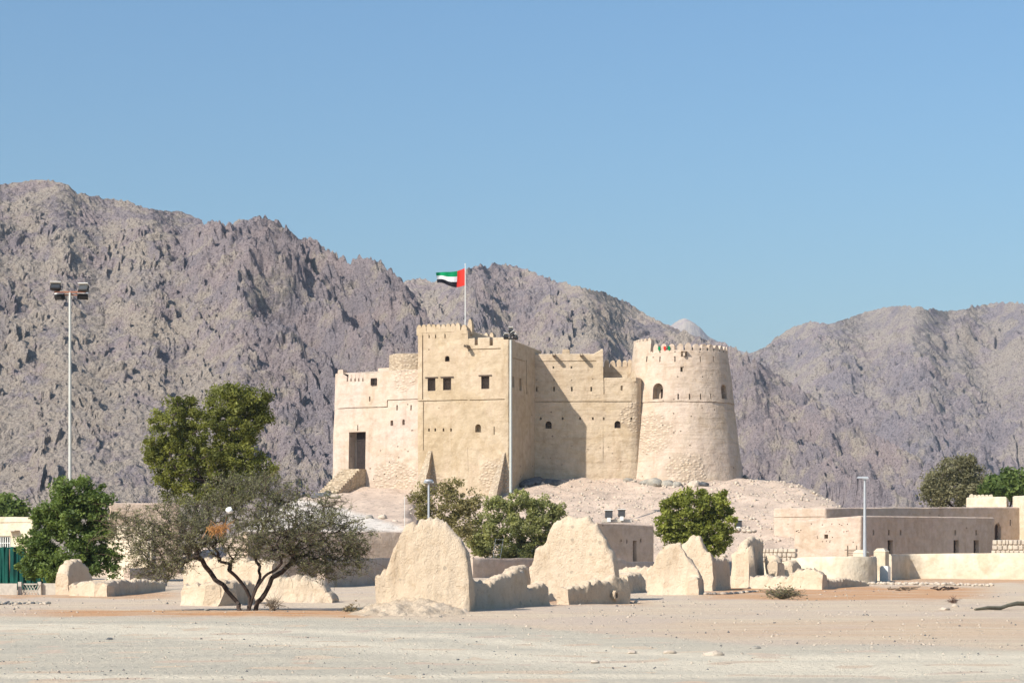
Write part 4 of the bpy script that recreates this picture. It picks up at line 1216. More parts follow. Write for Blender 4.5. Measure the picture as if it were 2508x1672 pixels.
def pier(name, label, px0, px1, ytop, D, depth, mat='cream'):
    a, b = gx(px0, D), gx(px1, D)
    m = MB(); w = b[0] - a[0]; z = zpx(ytop, D); rot = Matrix.Rotation(R(-28), 3, 'Z'); c = ((a[0] + b[0]) / 2, D + depth / 2)
    m.box((c[0], c[1], (z - .2) / 2 - .15), (w * .80, depth, z - .2 + .3), rot)
    m.box((c[0], c[1], z - .10), (w * .86, depth * 1.05, .2), rot, taper=.55)
    m.v = [tuple(x) for x in rough(np.array(m.v), .02, .7, 3, 1)]
    o = m.build(name, M[mat]); return tag(o, label, 'gate pier')
pier('gate_pier', 'square pale gate pier with a capped top at the garden wall end', 2143, 2180, 1342, 118.5, .75)
pier('gate_pier', 'lower gate pier half hidden behind the lamp post', 2094, 2131, 1345, 119.5, .9)
m = MB(); q = gx(2138, 124); m.box((q[0], q[1], .75), (.42, .06, 1.5)); m.box((q[0], q[1] - .05, .75), (.3, .05, 1.3)); tag(m.build('gate', M['rust']), 'narrow rust red gate between the two gate piers', 'gate')
m = MB(); q = gx(2168, 116.8); m.box((q[0], q[1], .42), (.5, .5, .84), Matrix.Rotation(R(-28), 3, 'Z')); m.box((q[0], q[1], .87), (.42, .42, .07), Matrix.Rotation(R(-28), 3, 'Z')); tag(m.build('utility_box', M['white_metal']), 'low white box at the foot of the gate pier', 'utility box')
m = MB(); D = 124
for x in (2076, 2098):
    q = gx(x, D); m.box((q[0], q[1], 1.0), (.07, .07, 2 * zpx(1339, D) - 2.0 + .2))
for y in (1346, 1350, 1354, 1358):
    q = gx(2087, D); m.box((q[0], q[1] - .05, zpx(y, D)), (.95 if y == 1346 else .62, .05, .05))
tag(m.build('wooden_rack', M['wood_pale']), 'rough wooden rack standing behind the curved wall by the lamp', 'rack')
def stone_wall(label, A, B, ytop, rows, D, sl=.42):
    A, B = np.array(A), np.array(B); L = np.hypot(*(B - A)); t = (B - A) / L
    root = thing('stone_wall', (*((A + B) / 2), 0), label, 'wall')
    zt = zpx(ytop, D); h = (zt + .2) / rows
    m = MB(); c = (A + B) / 2; m.box((c[0], c[1] + .05, (zt - .25) / 2), (L, .30, zt - .05), zrot(t)); m.build('core', M['ruin'], root)
    for r in range(rows):
        x = -sl * random.random() * .5
        while x < L:
            w = sl * random.uniform(.7, 1.3)
            if x + w > 0 and zt - r * h > zpx(1362, D) - .3:
                cx = A + t * min(max(x + w / 2, 0), L)
                o = link(bpy.data.objects.new('stone', STONE[random.randrange(3)]), root, (cx[0], cx[1], zt - (r + .5) * h))
                o.scale = (w * .94, .42, h * .9); o.rotation_euler.z = math.atan2(t[1], t[0]) + random.uniform(-.06, .06)
            x += w
STONE = []
for i in range(3):
    bm = bmesh.new(); bmesh.ops.create_cube(bm, size=1); bmesh.ops.bevel(bm, geom=bm.edges[:], offset=.13, segments=1, affect='EDGES')
    v = rough(np.array([x.co for x in bm.verts]), .08, .6, i, 1); f = [tuple(q.index for q in p.verts) for p in bm.faces]; bm.free()
    STONE.append(to_mesh('stone', v, f, M['pale_rock'], sharp=30))
stone_wall('dry stone wall of pale blocks at the right beyond the garden wall', gx(2434, 131), gx(2560, 129), 1321, 8, 130, .30)
stone_wall('low dry stone wall between the ruins and the pale house', gx(1870, 121), gx(1946, 120), 1342, 8, 120, .28)

# ------------------------------------------------------------------ houses
def house(label, corners, ztop, mat, cuts, name='mud_house', seed=0, cat='house', r=.15, zb=-.3, batter=.0):
    root = thing(name, (*np.mean(np.array(corners), 0), 0), label, cat)
    c = Cuts(Wall(corners[0], corners[1])); fills = []
    for w, kind, px, extra in cuts:
        c.w = w
        if kind == 'rect': k = c.rect(*px)
        else: k = c.arch(*px)
        if extra: fills.append((extra, k, px))
    v, f = box_body(corners, zb, 3, batter, .7, r, .025, seed, ztop)
    o = c.cut(v, f, 'walls', M[mat], root)
    for extra, k, px in fills:
        if extra == 'door': panel_in('door', k, root, (px[4] if len(px) > 4 else .5) - .12, planks=3)
        elif extra == 'window': lattice('window', k, root, 3, 2, .15)
    return root
def flat(*zs): return lambda x, y: zs[0]
# front house at the right, its corner towards us
cP = gx(2108, 133.5)
tL = np.array([-math.cos(R(36)), math.sin(R(36))]); tR = np.array([math.sin(R(42)), math.cos(R(42))])
L1 = Wall(cP, cP + tL * 6); R1 = Wall(cP, cP + tR * 12)
eL = cP + tL * L1.u(1943) if L1.u(1943) > 0 else cP + tL * 5.5
eR = cP + tR * R1.u(2437)
zc, zL, zR = zpx(1265, cP[1]), zpx(1277, eL[1]), zpx(1268.5, eR[1])
def zt1(x, y):
    p = np.array([x, y]) - cP
    return zc + (zL - zc) * np.clip(p @ tL / np.hypot(*(eL - cP)), 0, 1.2) + (zR - zc) * np.clip(p @ tR / np.hypot(*(eR - cP)), 0, 1.2)
cuts = [(L1, 'rect', (2019, 1308, 2028, 1318, .5), None)]
for x in (2139, 2178, 2206, 2340, 2391): cuts.append((R1, 'rect', (x - 2, 1297, x + 2, 1310, .4), None))
for x in (2181, 2342, 2391): cuts.append((R1, 'rect', (x - 6.5, 1322, x + 6.5, 1368, .45), 'door'))
for i in range(26):
    x, y = random.uniform(1950, 2092), random.choice((1284, 1299, 1301, 1315, 1325, 1343)) + random.uniform(-2, 2)
    cuts.append((L1, 'rect', (x - 1.3, y - 1.1, x + 1.3, y + 1.1, .15), None))
house('long flat-roofed mud house with its corner towards the lamp post and three dark doors', [eL, cP, eR, eR + (eL - cP)], zt1, 'house', cuts, seed=31)
# long back house behind it, slightly higher
c2p = gx(2022, 147); B2L = Wall(c2p, c2p + tL * 6); B2R = Wall(c2p, c2p + tR * 12)
e2L = c2p + tL * abs(B2L.u(1893)); e2R = c2p + np.array([.72, .69]) * 28
B2R = Wall(c2p, e2R)
za, zb_, zc_ = zpx(1245, 147), zpx(1246, e2L[1]), zpx(1243, e2R[1])
def zt2(x, y):
    p = np.array([x, y]) - c2p
    return za + (zc_ - za) * np.clip(p @ B2R.t / B2R.L, 0, 1.1) + (zb_ - za) * np.clip(p @ tL / 5, 0, 1.2)
cuts = [(B2L, 'rect', (1890, 1264.6, 2020, 1266.8, .06), None), (B2R, 'arch', (2436, 1280, 2452, 1322, .5), 'door'), (B2R, 'rect', (2473, 1272, 2476, 1287, .3), None)]
house('long higher mud house with a pale end wall, behind the one with three doors', [e2L, c2p, e2R, e2R + (e2L - c2p)], zt2, 'house', cuts, seed=32)
# small crenellated tower beyond, at the right edge
tq = gx(2366, 168); z0 = zpx(1215, 168)
rt = house('small pale tower with a row of round merlons at the right edge', [tq, gx(2466, 165.5), gx(2470, 172), gx(2378, 175)], flat(zpx(1219, 167)), 'cream', [], 'small_tower', 33, 'tower')
for i in range(6):
    q = at(2381 + i * 9.5, 1219, 167.6); merlon(rt, (q[0], q[1] + .3, q[2] - .04), (1, 0), .28, .4, .36, 'cream')
rt2 = house('pale block house with a brick recess, cut by the right edge', [gx(2480, 166), gx(2600, 160), gx(2620, 170), gx(2490, 174)], flat(zpx(1216, 165)), 'cream', [], 'block_house', 34)
# small house with the dark door below the hill
cH = gx(1462, 129.0); eH = gx(1602, 133.5); Hw = Wall(cH, eH)
bk = np.array([-.4, .92]) * 3.2
zH0, zH1 = zpx(1281, cH[1]), zpx(1288, eH[1])
house('small shaded mud house with one narrow dark door, floodlights on its roof', [cH, eH, eH + bk, cH + bk],
      lambda x, y: zH0 + (zH1 - zH0) * np.clip((np.array([x, y]) - cH) @ Hw.t / Hw.L, 0, 1), 'house',
      [(Hw, 'rect', (1550, 1323, 1560, 1374, .5), 'door'), (Hw, 'rect', (1534, 1320, 1537, 1330, .3), None), (Hw, 'rect', (1568, 1319, 1571, 1327, .3), None), (Hw, 'rect', (1520, 1320, 1523, 1326, .3), None)], seed=35)
# retaining wall under the pale slope
curved_wall('retaining_wall', 'brown retaining wall holding up the pale slope', [gx(600, 132), gx(800, 137), gx(1008, 141.2), gx(1012, 146), gx(1002, 152)], [zpx(1302, 132), zpx(1302, 137), zpx(1303, 141), zpx(1300, 146), zpx(1292, 152)], .6, 'house', seed=7)
# houses on the left
Fw = Wall(gx(-120, 122), gx(82, 119))
fl = house('cream house with a barred window at the left edge', [Fw.A, Fw.B, gx(90, 127), gx(-120, 130)], flat(zpx(1268, 119.5)), 'cream',
      [(Fw, 'rect', (-22, 1312, 26, 1346, .3), None), (Fw, 'rect', (-120, 1278.6, 74, 1280.6, .05), None)], seed=36)
k = Cuts(Fw).rect(-22, 1312, 26, 1346, .3); lattice('window', k, fl, 8, 2, .12, 'white_metal', .05)
panel_in('door', (k[0], k[1], k[2], k[3], k[4]), fl, .27, 'black', 3)  # black backing panel added behind the window bars; no door stands here
m = MB(); q = Fw.p(37, 1299); m.box((q[0] + Fw.n[0] * .2, q[1] + Fw.n[1] * .2, q[2]), (.7, .5, .05), zrot(Fw.t)); m.build('window_hood', M['concrete'], fl)
house('long pinkish flat-roofed house beyond the acacia', [gx(268, 140), gx(440, 141), gx(440, 148), gx(266, 148)], flat(zpx(1233, 140)), 'house', [], seed=37)
house('low cream outbuilding with a pale parapet, half hidden by acacia branches', [gx(262, 118), gx(372, 115.5), gx(382, 122), gx(270, 124)], flat(zpx(1292, 117)), 'cream', [], 'outbuilding', seed=38)
curved_wall('courtyard_wall', 'pinkish low wall behind the small stub ruin', [gx(310, 98), gx(402, 101)], zpx(1390, 99), .35, 'house', seed=8)

# panelled low wall with lattice panels at the left
pw = thing('panelled_wall', gpt(75, 1456), 'low concrete panel wall with two lattice panels at the left edge', 'wall')
A, B = gx(-60, 79.6), gx(170, 80.6); w = Wall(A, B)
for x in (-52, 49, 97, 145, 168):
    q = w.p(x, 1440); m = MB(); m.box((q[0], q[1], .14), (.13, .14, .72)); m.build('post', M['concrete'], pw)
for x0, x1, lat in ((-52, 49, 0), (49, 97, 1), (97, 145, 0), (145, 168, 1)):
    a, b = w.p(x0, 1440), w.p(x1, 1440); L = b[0] - a[0] - .14; c = (a + b) / 2
    m = MB()
    if not lat: m.box((c[0], c[1] + .01, .13), (L, .06, .62))
    else:
        for z in (-.15, .41): m.box((c[0], c[1], z), (L, .05, .05))
        nn = max(4, int(L / .11))
        for i in range(nn):
            xx = c[0] - L / 2 + (i + .5) * L / nn
            for s in (1, -1): m.box((xx, c[1] + .02 * s, .13), (.022, .02, .62), Matrix.Rotation(R(32 * s), 3, 'Y'))
    m.build('lattice_panel' if lat else 'panel', M['concrete'], pw)
# green shade netting on a frame
net = NT('green_netting', .8, .2)
M['net'] = net.out(net.mix(net.ramp(net.noise(2.2, 6, .7, net.mapping((1, 1, .4))), .35, .65), (.004, .075, .056), (.003, .035, .03)))
gn = thing('netting_fence', gpt(20, 1430), 'dark green netting fence behind the panelled wall', 'fence')
a, b = gx(-60, 92), gx(118, 90.5)
nx_, nz_ = 60, 10
v = []; f = []
for i in range(nx_ + 1):
    for j in range(nz_ + 1):
        p = a + (b - a) * i / nx_; px = CX + p[0] / p[1] * FPX
        zt = zpx(np.interp(px, [-60, 0, 25, 60, 66, 118], [1345, 1338, 1338, 1336, 1396, 1400]), 91)
        v.append((p[0], p[1] + .07 * math.sin(i * .9 + j * .2) + .04 * math.sin(i * 2.3), zt * j / nz_ - .03 * math.sin(i * .52) ** 2 * j / nz_))
for i in range(nx_):
    for j in range(nz_): k = i * (nz_ + 1) + j; f.append((k, k + nz_ + 1, k + nz_ + 2, k + 1))
obj('netting', v, f, M['net'], gn)
for x in (-40, 24, 61, 112):
    p = a + (b - a) * ((x + 60) / 178); m = MB(); m.box((p[0], p[1] + .12, .9 if x < 65 else .38), (.07, .07, 1.9 if x < 65 else .8)); m.build('post', M['rust'], gn)

# ------------------------------------------------------------------ trees and shrubs
def tubes(name, segs, rad, mat, parent, n=4, kind=None):
    """segs: (m, 2, 3) ends, rad: (m, 2) radii; thin tapered sticks in one mesh."""
    segs = np.asarray(segs, float); rad = np.asarray(rad, float); m = len(segs)
    d = segs[:, 1] - segs[:, 0]; d /= np.maximum(np.linalg.norm(d, axis=1), 1e-9)[:, None]
    ref = np.where(np.abs(d[:, 2:3]) < .9, np.array([[0, 0, 1.]]), np.array([[1., 0, 0]]))
    a = np.cross(d, ref); a /= np.linalg.norm(a, axis=1)[:, None]; b = np.cross(d, a)
    th = 2 * np.pi * np.arange(n) / n
    ring = a[:, None] * np.cos(th)[None, :, None] + b[:, None] * np.sin(th)[None, :, None]
    V = np.concatenate([segs[:, 0][:, None] + ring * rad[:, 0][:, None, None], segs[:, 1][:, None] + ring * rad[:, 1][:, None, None]], 1)
    k = np.arange(n); q = np.stack([k, (k + 1) % n, n + (k + 1) % n, n + k], 1)
    F = (q[None] + 2 * n * np.arange(m)[:, None, None]).reshape(-1, 4)
    org = np.array([V[..., 0].mean(), V[..., 1].mean(), V[..., 2].min()])
    me = bpy.data.meshes.new(name)
    me.vertices.add(2 * n * m); me.vertices.foreach_set('co', (V.reshape(-1, 3) - org).astype(np.float32).ravel())
    me.loops.add(F.size); me.polygons.add(len(F))
    me.loops.foreach_set('vertex_index', F.astype(np.int32).ravel())
    me.polygons.foreach_set('loop_start', np.arange(0, F.size, 4, dtype=np.int32))
    me.polygons.foreach_set('loop_total', np.full(len(F), 4, np.int32))
    me.polygons.foreach_set('use_smooth', np.ones(len(F), dtype=bool))
    me.materials.append(mat); me.update()
    o = link(bpy.data.objects.new(name, me), parent, org)
    if kind: o['kind'] = kind
    return o
def leaves(name, P, size, mat, parent, r, tint, droop=.2, aspect=1.9, kind=None):
    n = len(P)
    d = r.normal(size=(n, 3)); d[:, 2] = d[:, 2] * .7 - droop; d /= np.linalg.norm(d, axis=1)[:, None]
    u = np.cross(d, r.normal(size=(n, 3))); u /= np.linalg.norm(u, axis=1)[:, None]
    sz = size * r.uniform(.6, 1.35, n)
    L, W = d * (sz * aspect / 2)[:, None], u * (sz / 2)[:, None]
    Q = np.stack([P - L, P + W * .9 - L * .1, P + L, P - W * .9 - L * .1], 1)
    org = np.array([P[:, 0].mean(), P[:, 1].mean(), P[:, 2].min()])
    o = link(bpy.data.objects.new(name, quads_mesh(name, Q - org, mat, tint)), parent, org)
    if kind: o['kind'] = kind
    return o
def grow(pts, base, r, stems, pipe=.5, rtip=.01, kink=.10):
    """Joins points into branches: each to the nearest point already reached."""
    nodes = [np.array(b, float) for b in stems]; par = [-1] + [i for i in range(len(stems) - 1)]
    return nodes, par
def branch_tree(roots, pts, r, dist_w=.35):
    """roots: polylines from the ground up. Returns nodes, parents."""
    nodes, par, plen = [], [], []
    for pl in roots:
        for i, p in enumerate(pl):
            nodes.append(np.array(p, float))
            par.append(-1 if i == 0 else len(nodes) - 2)
            plen.append(0 if i == 0 else plen[-1] + np.linalg.norm(nodes[-1] - nodes[-2]))
    nroot = len(nodes)
    N = np.zeros((nroot + len(pts), 3)); N[:nroot] = nodes
    PL = np.zeros(nroot + len(pts)); PL[:nroot] = plen
    ok = np.ones(nroot + len(pts), bool)
    i0 = 0
    for pl in roots:
        ok[i0:i0 + max(1, len(pl) // 2)] = False; i0 += len(pl)
    base = np.mean([pl[-1] for pl in roots], 0)
    o = np.argsort(np.min([np.linalg.norm(pts - np.array(pl[-1]), axis=1) for pl in roots], 0))
    par = par + [0] * len(pts)
    c = nroot
    for j in o:
        d = np.linalg.norm(N[:c] - pts[j], axis=1)
        cost = d + dist_w * PL[:c] * .3 + np.where(ok[:c], 0, 50) + np.where(N[:c, 2] > pts[j][2] + .3, .6 * (N[:c, 2] - pts[j][2]), 0)
        k = int(np.argmin(cost))
        N[c] = pts[j]; par[c] = k; PL[c] = PL[k] + d[k]; c += 1
    return N, np.array(par)
def branch_mesh(name, N, par, mat, parent, r, rtip, rmax, power=2.3, kink=.12, n=5, kind=None):
    m = len(N); load = np.zeros(m)
    ch = np.zeros(m, int)
    for i in range(m):
        if par[i] >= 0: ch[par[i]] += 1
    rad = np.where(ch == 0, rtip ** power, 0.0)
    order = np.argsort(-np.arange(m))
    for i in order:
        if rad[i] == 0: rad[i] = rtip ** power
        if par[i] >= 0: rad[par[i]] += rad[i]
    rad = np.minimum(rad ** (1 / power), rmax)
    segs, rr = [], []
    for i in range(m):
        if par[i] < 0: continue
        a, b = N[par[i]], N[i]
        L = np.linalg.norm(b - a)
        if L < 1e-4: continue
        ra = min(rad[par[i]], rad[i] * 1.35)
        mid = (a + b) / 2 + r.normal(size=3) * L * kink * .5
        segs += [(a, mid), (mid, b)]; rr += [(ra, (ra + rad[i]) / 2), ((ra + rad[i]) / 2, rad[i])]
    return tubes(name, segs, rr, mat, parent, n, kind), rad
def clump_points(blobs, n_cl, r, shell=.35):
    """Clump centres inside ellipsoids (cx, cy, cz, rx, ry, rz), more towards the outside."""
    out = []
    vol = np.array([b[3] * b[4] * b[5] for b in blobs]) ** .67; vol /= vol.sum()
    for b, w in zip(blobs, vol):
        k = max(3, int(n_cl * w))
        d = r.normal(size=(k, 3)); d /= np.linalg.norm(d, axis=1)[:, None]
        q = d * (r.uniform(0, 1, k) ** shell)[:, None]
        out.append(np.array(b[:3]) + q * np.array(b[3:6]))
    return np.concatenate(out)
def px_blobs(D, bl):
    """Ellipsoids from pixels: (px, py, half width px, half height px, depth offset m)."""
    o = []
    for b in bl:
        px, py, hw, hh = b[:4]; dy = b[4] if len(b) > 4 else 0
        p = at(px, py, D + dy); k = D / FPX
        o.append((*p, hw * k, hw * k * (b[5] if len(b) > 5 else .9), hh * k))
    return o
LEAFM = {}
def leafmat(key, dark, light, trans=.3):
    if key not in LEAFM: LEAFM[key] = leafy(key + '_leaves', dark, light, trans)
    return LEAFM[key]
def tree(name, label, base, D, bl, mat, n_cl, per, size, cl_r, seed, roots=None, group=None, cat='tree', trunk_r=.14, limbs=120, barkm='bark', droop=.2, aspect=1.9, shell=.35):
    r = np.random.default_rng(seed)
    t = thing(name, tuple(base), label, cat, group)
    blobs = px_blobs(D, bl)
    C = clump_points(blobs, n_cl, r, shell)
    C = C[C[:, 2] > base[2] + .1]
    ctr = np.mean([b[:3] for b in blobs], 0)
    if roots is None:
        b = np.array(base); top = np.array([ctr[0] * .6 + b[0] * .4, ctr[1], b[2] + (ctr[2] - b[2]) * .7])
        roots = [[b - np.array([0, 0, .2]), b * .6 + top * .4 + r.normal(size=3) * .08, top]]
    N, par = branch_tree(roots, C[r.permutation(len(C))[:limbs]], r)
    branch_mesh('trunk', N, par, M[barkm], t, r, trunk_r * .13, trunk_r, n=5)
    csz = cl_r * r.uniform(.55, 1.3, len(C)); ct = np.clip(r.uniform(0, 1, len(C)) ** 1.3 + .25 * noise3(C * .7, seed), 0, 1)
    idx = np.repeat(np.arange(len(C)), per)
    off = r.normal(size=(len(idx), 3)); off /= np.linalg.norm(off, axis=1)[:, None]
    off *= (r.uniform(0, 1, len(idx)) ** .5)[:, None] * csz[idx][:, None] * np.array([1, 1, .8])
    P = C[idx] + off
    P = P[P[:, 2] > base[2] + .02]; idx = idx[:len(P)]
    ti = np.clip(.6 * ct[idx] + .4 * r.uniform(0, 1, len(P)), 0, 1)
    leaves('crown', P, size, mat, t, r, ti, droop, aspect, 'stuff')
    return t

olive = leafmat('olive_green', (.085, .10, .020), (.41, .42, .11), .5)
green = leafmat('dark_green', (.06, .105, .026), (.31, .39, .11), .48)
bright = leafmat('fresh_green', (.11, .135, .018), (.50, .52, .12), .5)
greyg = leafmat('grey_green', (.14, .135, .07), (.32, .29, .16), .35)
drytan = leafmat('dry_tan', (.20, .14, .07), (.36, .28, .16), .2)
def flatp(px, D): q = gx(px, D); return (q[0], q[1], -.05)
tree('leafy_tree', 'tallest olive green tree, standing behind the acacia', flatp(452, 116), 116,
     [(425, 1030, 62, 52), (455, 1000, 30, 26), (395, 1090, 48, 42), (545, 985, 62, 40), (575, 960, 38, 18), (620, 985, 50, 36), (640, 1005, 34, 30), (595, 1010, 50, 36), (600, 1045, 50, 34), (510, 1045, 70, 48), (470, 1110, 84, 52), (570, 1075, 52, 40), (545, 1130, 70, 52),
      (410, 1150, 40, 44), (600, 1120, 46, 36), (640, 1150, 40, 40), (450, 1185, 60, 52), (385, 1120, 26, 30), (460, 985, 20, 18), (540, 1200, 80, 50)], olive, 560, 105, .095, .42, 1, trunk_r=.26, limbs=90)
tree('leafy_shrub', 'broad dark green tree beside the green netting', flatp(165, 87.5), 87.5,
     [(175, 1215, 52, 40), (150, 1250, 62, 48), (225, 1225, 42, 40), (250, 1250, 34, 44), (120, 1290, 40, 50), (190, 1290, 72, 60), (245, 1310, 40, 56), (85, 1345, 48, 44), (150, 1365, 80, 52), (220, 1375, 58, 42), (70, 1385, 36, 30), (280, 1375, 26, 40), (150, 1190, 14, 14), (205, 1180, 8, 16), (125, 1395, 70, 28)],
     green, 460, 85, .085, .30, 2, trunk_r=.16, limbs=80)
tree('leafy_tree', 'round bright green tree below the round tower', flatp(1705, 137), 137,
     [(1690, 1225, 34, 26), (1650, 1245, 36, 28), (1735, 1235, 44, 34), (1770, 1215, 10, 20), (1640, 1285, 30, 34), (1700, 1280, 56, 48), (1765, 1275, 34, 40), (1720, 1320, 56, 32), (1655, 1320, 34, 26), (1780, 1305, 20, 26), (1745, 1340, 36, 20), (1622, 1300, 12, 16)],
     bright, 280, 75, .13, .42, 3, trunk_r=.16, limbs=60)
tree('leafy_shrub', 'dense light green bush between the two tall gables', (*gx(1270, 142), .6), 142,
     [(1260, 1225, 46, 26), (1215, 1250, 34, 30), (1310, 1240, 46, 30), (1350, 1255, 34, 36), (1190, 1300, 44, 44), (1250, 1290, 60, 50), (1320, 1295, 56, 46), (1370, 1275, 18, 26), (1220, 1345, 60, 30), (1300, 1345, 66, 30), (1165, 1330, 30, 40)],
     leafmat('light_green', (.15, .17, .055), (.55, .55, .24), .5), 330, 70, .12, .42, 4, trunk_r=.12, limbs=70)
tree('leafy_shrub', 'thin dry yellowish shrub around the short lamp post', (*gx(1080, 136.5), -.05), 136.5,
     [(1025, 1215, 26, 16), (1050, 1245, 40, 30), (1095, 1205, 34, 24), (1115, 1180, 18, 14), (1110, 1250, 44, 40), (1150, 1230, 36, 30), (1075, 1285, 40, 30), (1140, 1290, 40, 40), (1040, 1200, 20, 12)],
     leafmat('yellowish', (.16, .145, .05), (.50, .43, .21), .45), 170, 50, .11, .45, 5, trunk_r=.10, limbs=120, barkm='twig', shell=.5)
tree('leafy_tree', 'wide grey-green tree beyond the long house at right', flatp(2335, 186), 186,
     [(2345, 1150, 50, 34), (2300, 1185, 44, 34), (2385, 1175, 44, 34), (2340, 1210, 70, 34), (2400, 1215, 36, 26), (2280, 1215, 26, 26), (2370, 1130, 24, 16)], greyg, 340, 50, .14, .75, 6, trunk_r=.22, limbs=110, shell=.45)
tree('leafy_tree', 'dark green tree behind the small tower at the right edge', flatp(2470, 182), 182,
     [(2440, 1175, 14, 22), (2470, 1165, 18, 20), (2455, 1200, 44, 26), (2495, 1190, 30, 34), (2430, 1205, 24, 20), (2520, 1180, 30, 30)], green, 220, 30, .25, .75, 7, trunk_r=.22, limbs=40)
tree('leafy_tree', 'dark tree top showing above the cream house at the left edge', flatp(-10, 150), 150,
     [(0, 1235, 40, 22), (40, 1245, 30, 16), (-50, 1245, 40, 24), (10, 1262, 60, 24)], greyg if 0 else green, 200, 30, .2, .6, 8, trunk_r=.2, limbs=40)

# the thorny acacia in front
rA = np.random.default_rng(12)
DA = 57.0
ac = thing('acacia_tree', gpt(606, 1499), 'wide thorny acacia with forked dark trunk in the left foreground', 'tree')
def PA(px, py, dy=0): return at(px, py, DA + dy)
b0 = PA(603, 1504)
stems = [[PA(590, 1504), PA(585, 1480, .1), PA(556, 1446, .2), PA(528, 1420, .2), PA(502, 1385, .1), PA(478, 1363, -.1)],
         [PA(600, 1504), PA(612, 1462, -.1), PA(590, 1424, -.2), PA(560, 1395, -.4), PA(540, 1375, -.4)],
         [PA(612, 1504), PA(620, 1460, .1), PA(636, 1418, .3), PA(634, 1398, .3), PA(628, 1375, .5)],
         [PA(624, 1504), PA(640, 1466, -.1), PA(660, 1432, -.1), PA(690, 1400, 0), PA(716, 1376, .1)],
         [PA(608, 1504), PA(628, 1440, -.3), PA(655, 1405, -.6), PA(690, 1378, -.8)]]
bl = [(400, 1290, 105, 66, 0), (330, 1275, 62, 46, .3), (500, 1250, 110, 62, .2), (610, 1215, 100, 60, 0), (690, 1230, 90, 66, -.2), (560, 1320, 110, 58, -.5), (700, 1310, 110, 66, .1), (800, 1290, 90, 66, .2), (860, 1310, 62, 58, 0),
      (460, 1340, 70, 36, .5), (760, 1360, 70, 34, .2), (380, 1335, 60, 46, 0), (640, 1180, 50, 28, .3), (560, 1185, 60, 30, 0), (850, 1350, 56, 40, 0), (400, 1392, 70, 34, .2), (345, 1385, 48, 42, 0), (440, 1375, 50, 34, -.5), (800, 1392, 66, 34, .1), (870, 1370, 48, 44, 0), (750, 1385, 44, 26, -.4), (470, 1300, 60, 50, -.8), (650, 1280, 70, 50, -1.0), (760, 1300, 60, 50, -.7), (800, 1230, 50, 36, .3), (290, 1300, 30, 26, 0), (335, 1330, 34, 40, .2), (640, 1345, 70, 30, -1.0)]
blb = px_blobs(DA, bl)
C = clump_points(blb, 2000, rA, .5)
C = C[np.abs(C[:, 1] - DA) < 2.4]
N, par = branch_tree(stems, C, rA, .5)
trunk, rad = branch_mesh('trunk', N, par, M['bark'], ac, rA, .0055, .10, 2.1, .26, 6)
# fine twigs from every node
nt_ = 10500
src = rA.integers(30, len(N), nt_)
a = N[src] + rA.normal(size=(nt_, 3)) * .02
d = rA.normal(size=(nt_, 3)); d[:, 2] *= .6; d /= np.linalg.norm(d, axis=1)[:, None]
L = rA.uniform(.10, .38, nt_)
m1 = a + d * (L * .5)[:, None] + rA.normal(size=(nt_, 3)) * .025
e1 = m1 + d * (L * .5)[:, None] + rA.normal(size=(nt_, 3)) * .05
tubes('twigs', np.concatenate([np.stack([a, m1], 1), np.stack([m1, e1], 1)]), np.concatenate([np.tile([.0052, .0042], (nt_, 1)), np.tile([.0042, .0028], (nt_, 1))]), M['twig'], ac, 3, 'stuff')
k = rA.integers(0, nt_, 36000); tt = rA.uniform(0, 1, 36000)[:, None]
P = np.where(tt < .5, a[k] + (m1[k] - a[k]) * tt * 2, m1[k] + (e1[k] - m1[k]) * (tt * 2 - 1)) + rA.normal(size=(36000, 3)) * .022
leaves('leaves', P, .034, leafmat('acacia', (.12, .125, .052), (.34, .33, .16), .35), ac, rA, rA.uniform(0, 1, 36000), 0, 1.5, 'stuff')
# long bare shoots at the edges
sh = []; sr = []
for i in range(150):
    b = blb[rA.integers(0, len(blb))]
    s0 = np.array(b[:3]) + rA.normal(size=3) * np.array(b[3:6]) * .45
    dd = (s0 - PA(600, 1330)); dd[2] *= .4; dd += rA.normal(size=3) * .35; dd /= np.linalg.norm(dd); p = s0
    for j in range(5):
        q = p + dd * rA.uniform(.10, .22); sh.append((p, q)); sr.append((.0065 - .0009 * j, .0056 - .0009 * j)); p = q
        dd = dd + rA.normal(size=3) * .30; dd /= np.linalg.norm(dd)
tubes('shoots', sh, sr, M['twig_red'], ac, 3, 'stuff')
# curled bare twigs hanging at the lower right of the acacia
sh = []; sr = []
for i in range(90):
    p = PA(rA.uniform(690, 880) if i < 60 else rA.uniform(320, 470), rA.uniform(1355, 1400), rA.normal() * .4); dd = np.array([rA.uniform(-1, 1), rA.normal() * .3, -rA.uniform(.2, 1)]); dd /= np.linalg.norm(dd); cv = rA.uniform(-.55, .55)
    for j in range(9):
        q = p + dd * .075; sh.append((p, q)); sr.append((.006 - .0004 * j, .0056 - .0004 * j)); p = q
        dd = np.array([dd[0] * math.cos(cv) - dd[2] * math.sin(cv), dd[1], dd[0] * math.sin(cv) + dd[2] * math.cos(cv)])
        if p[2] < .05: break
tubes('hanging_twigs', sh, sr, M['twig'], ac, 3, 'stuff')
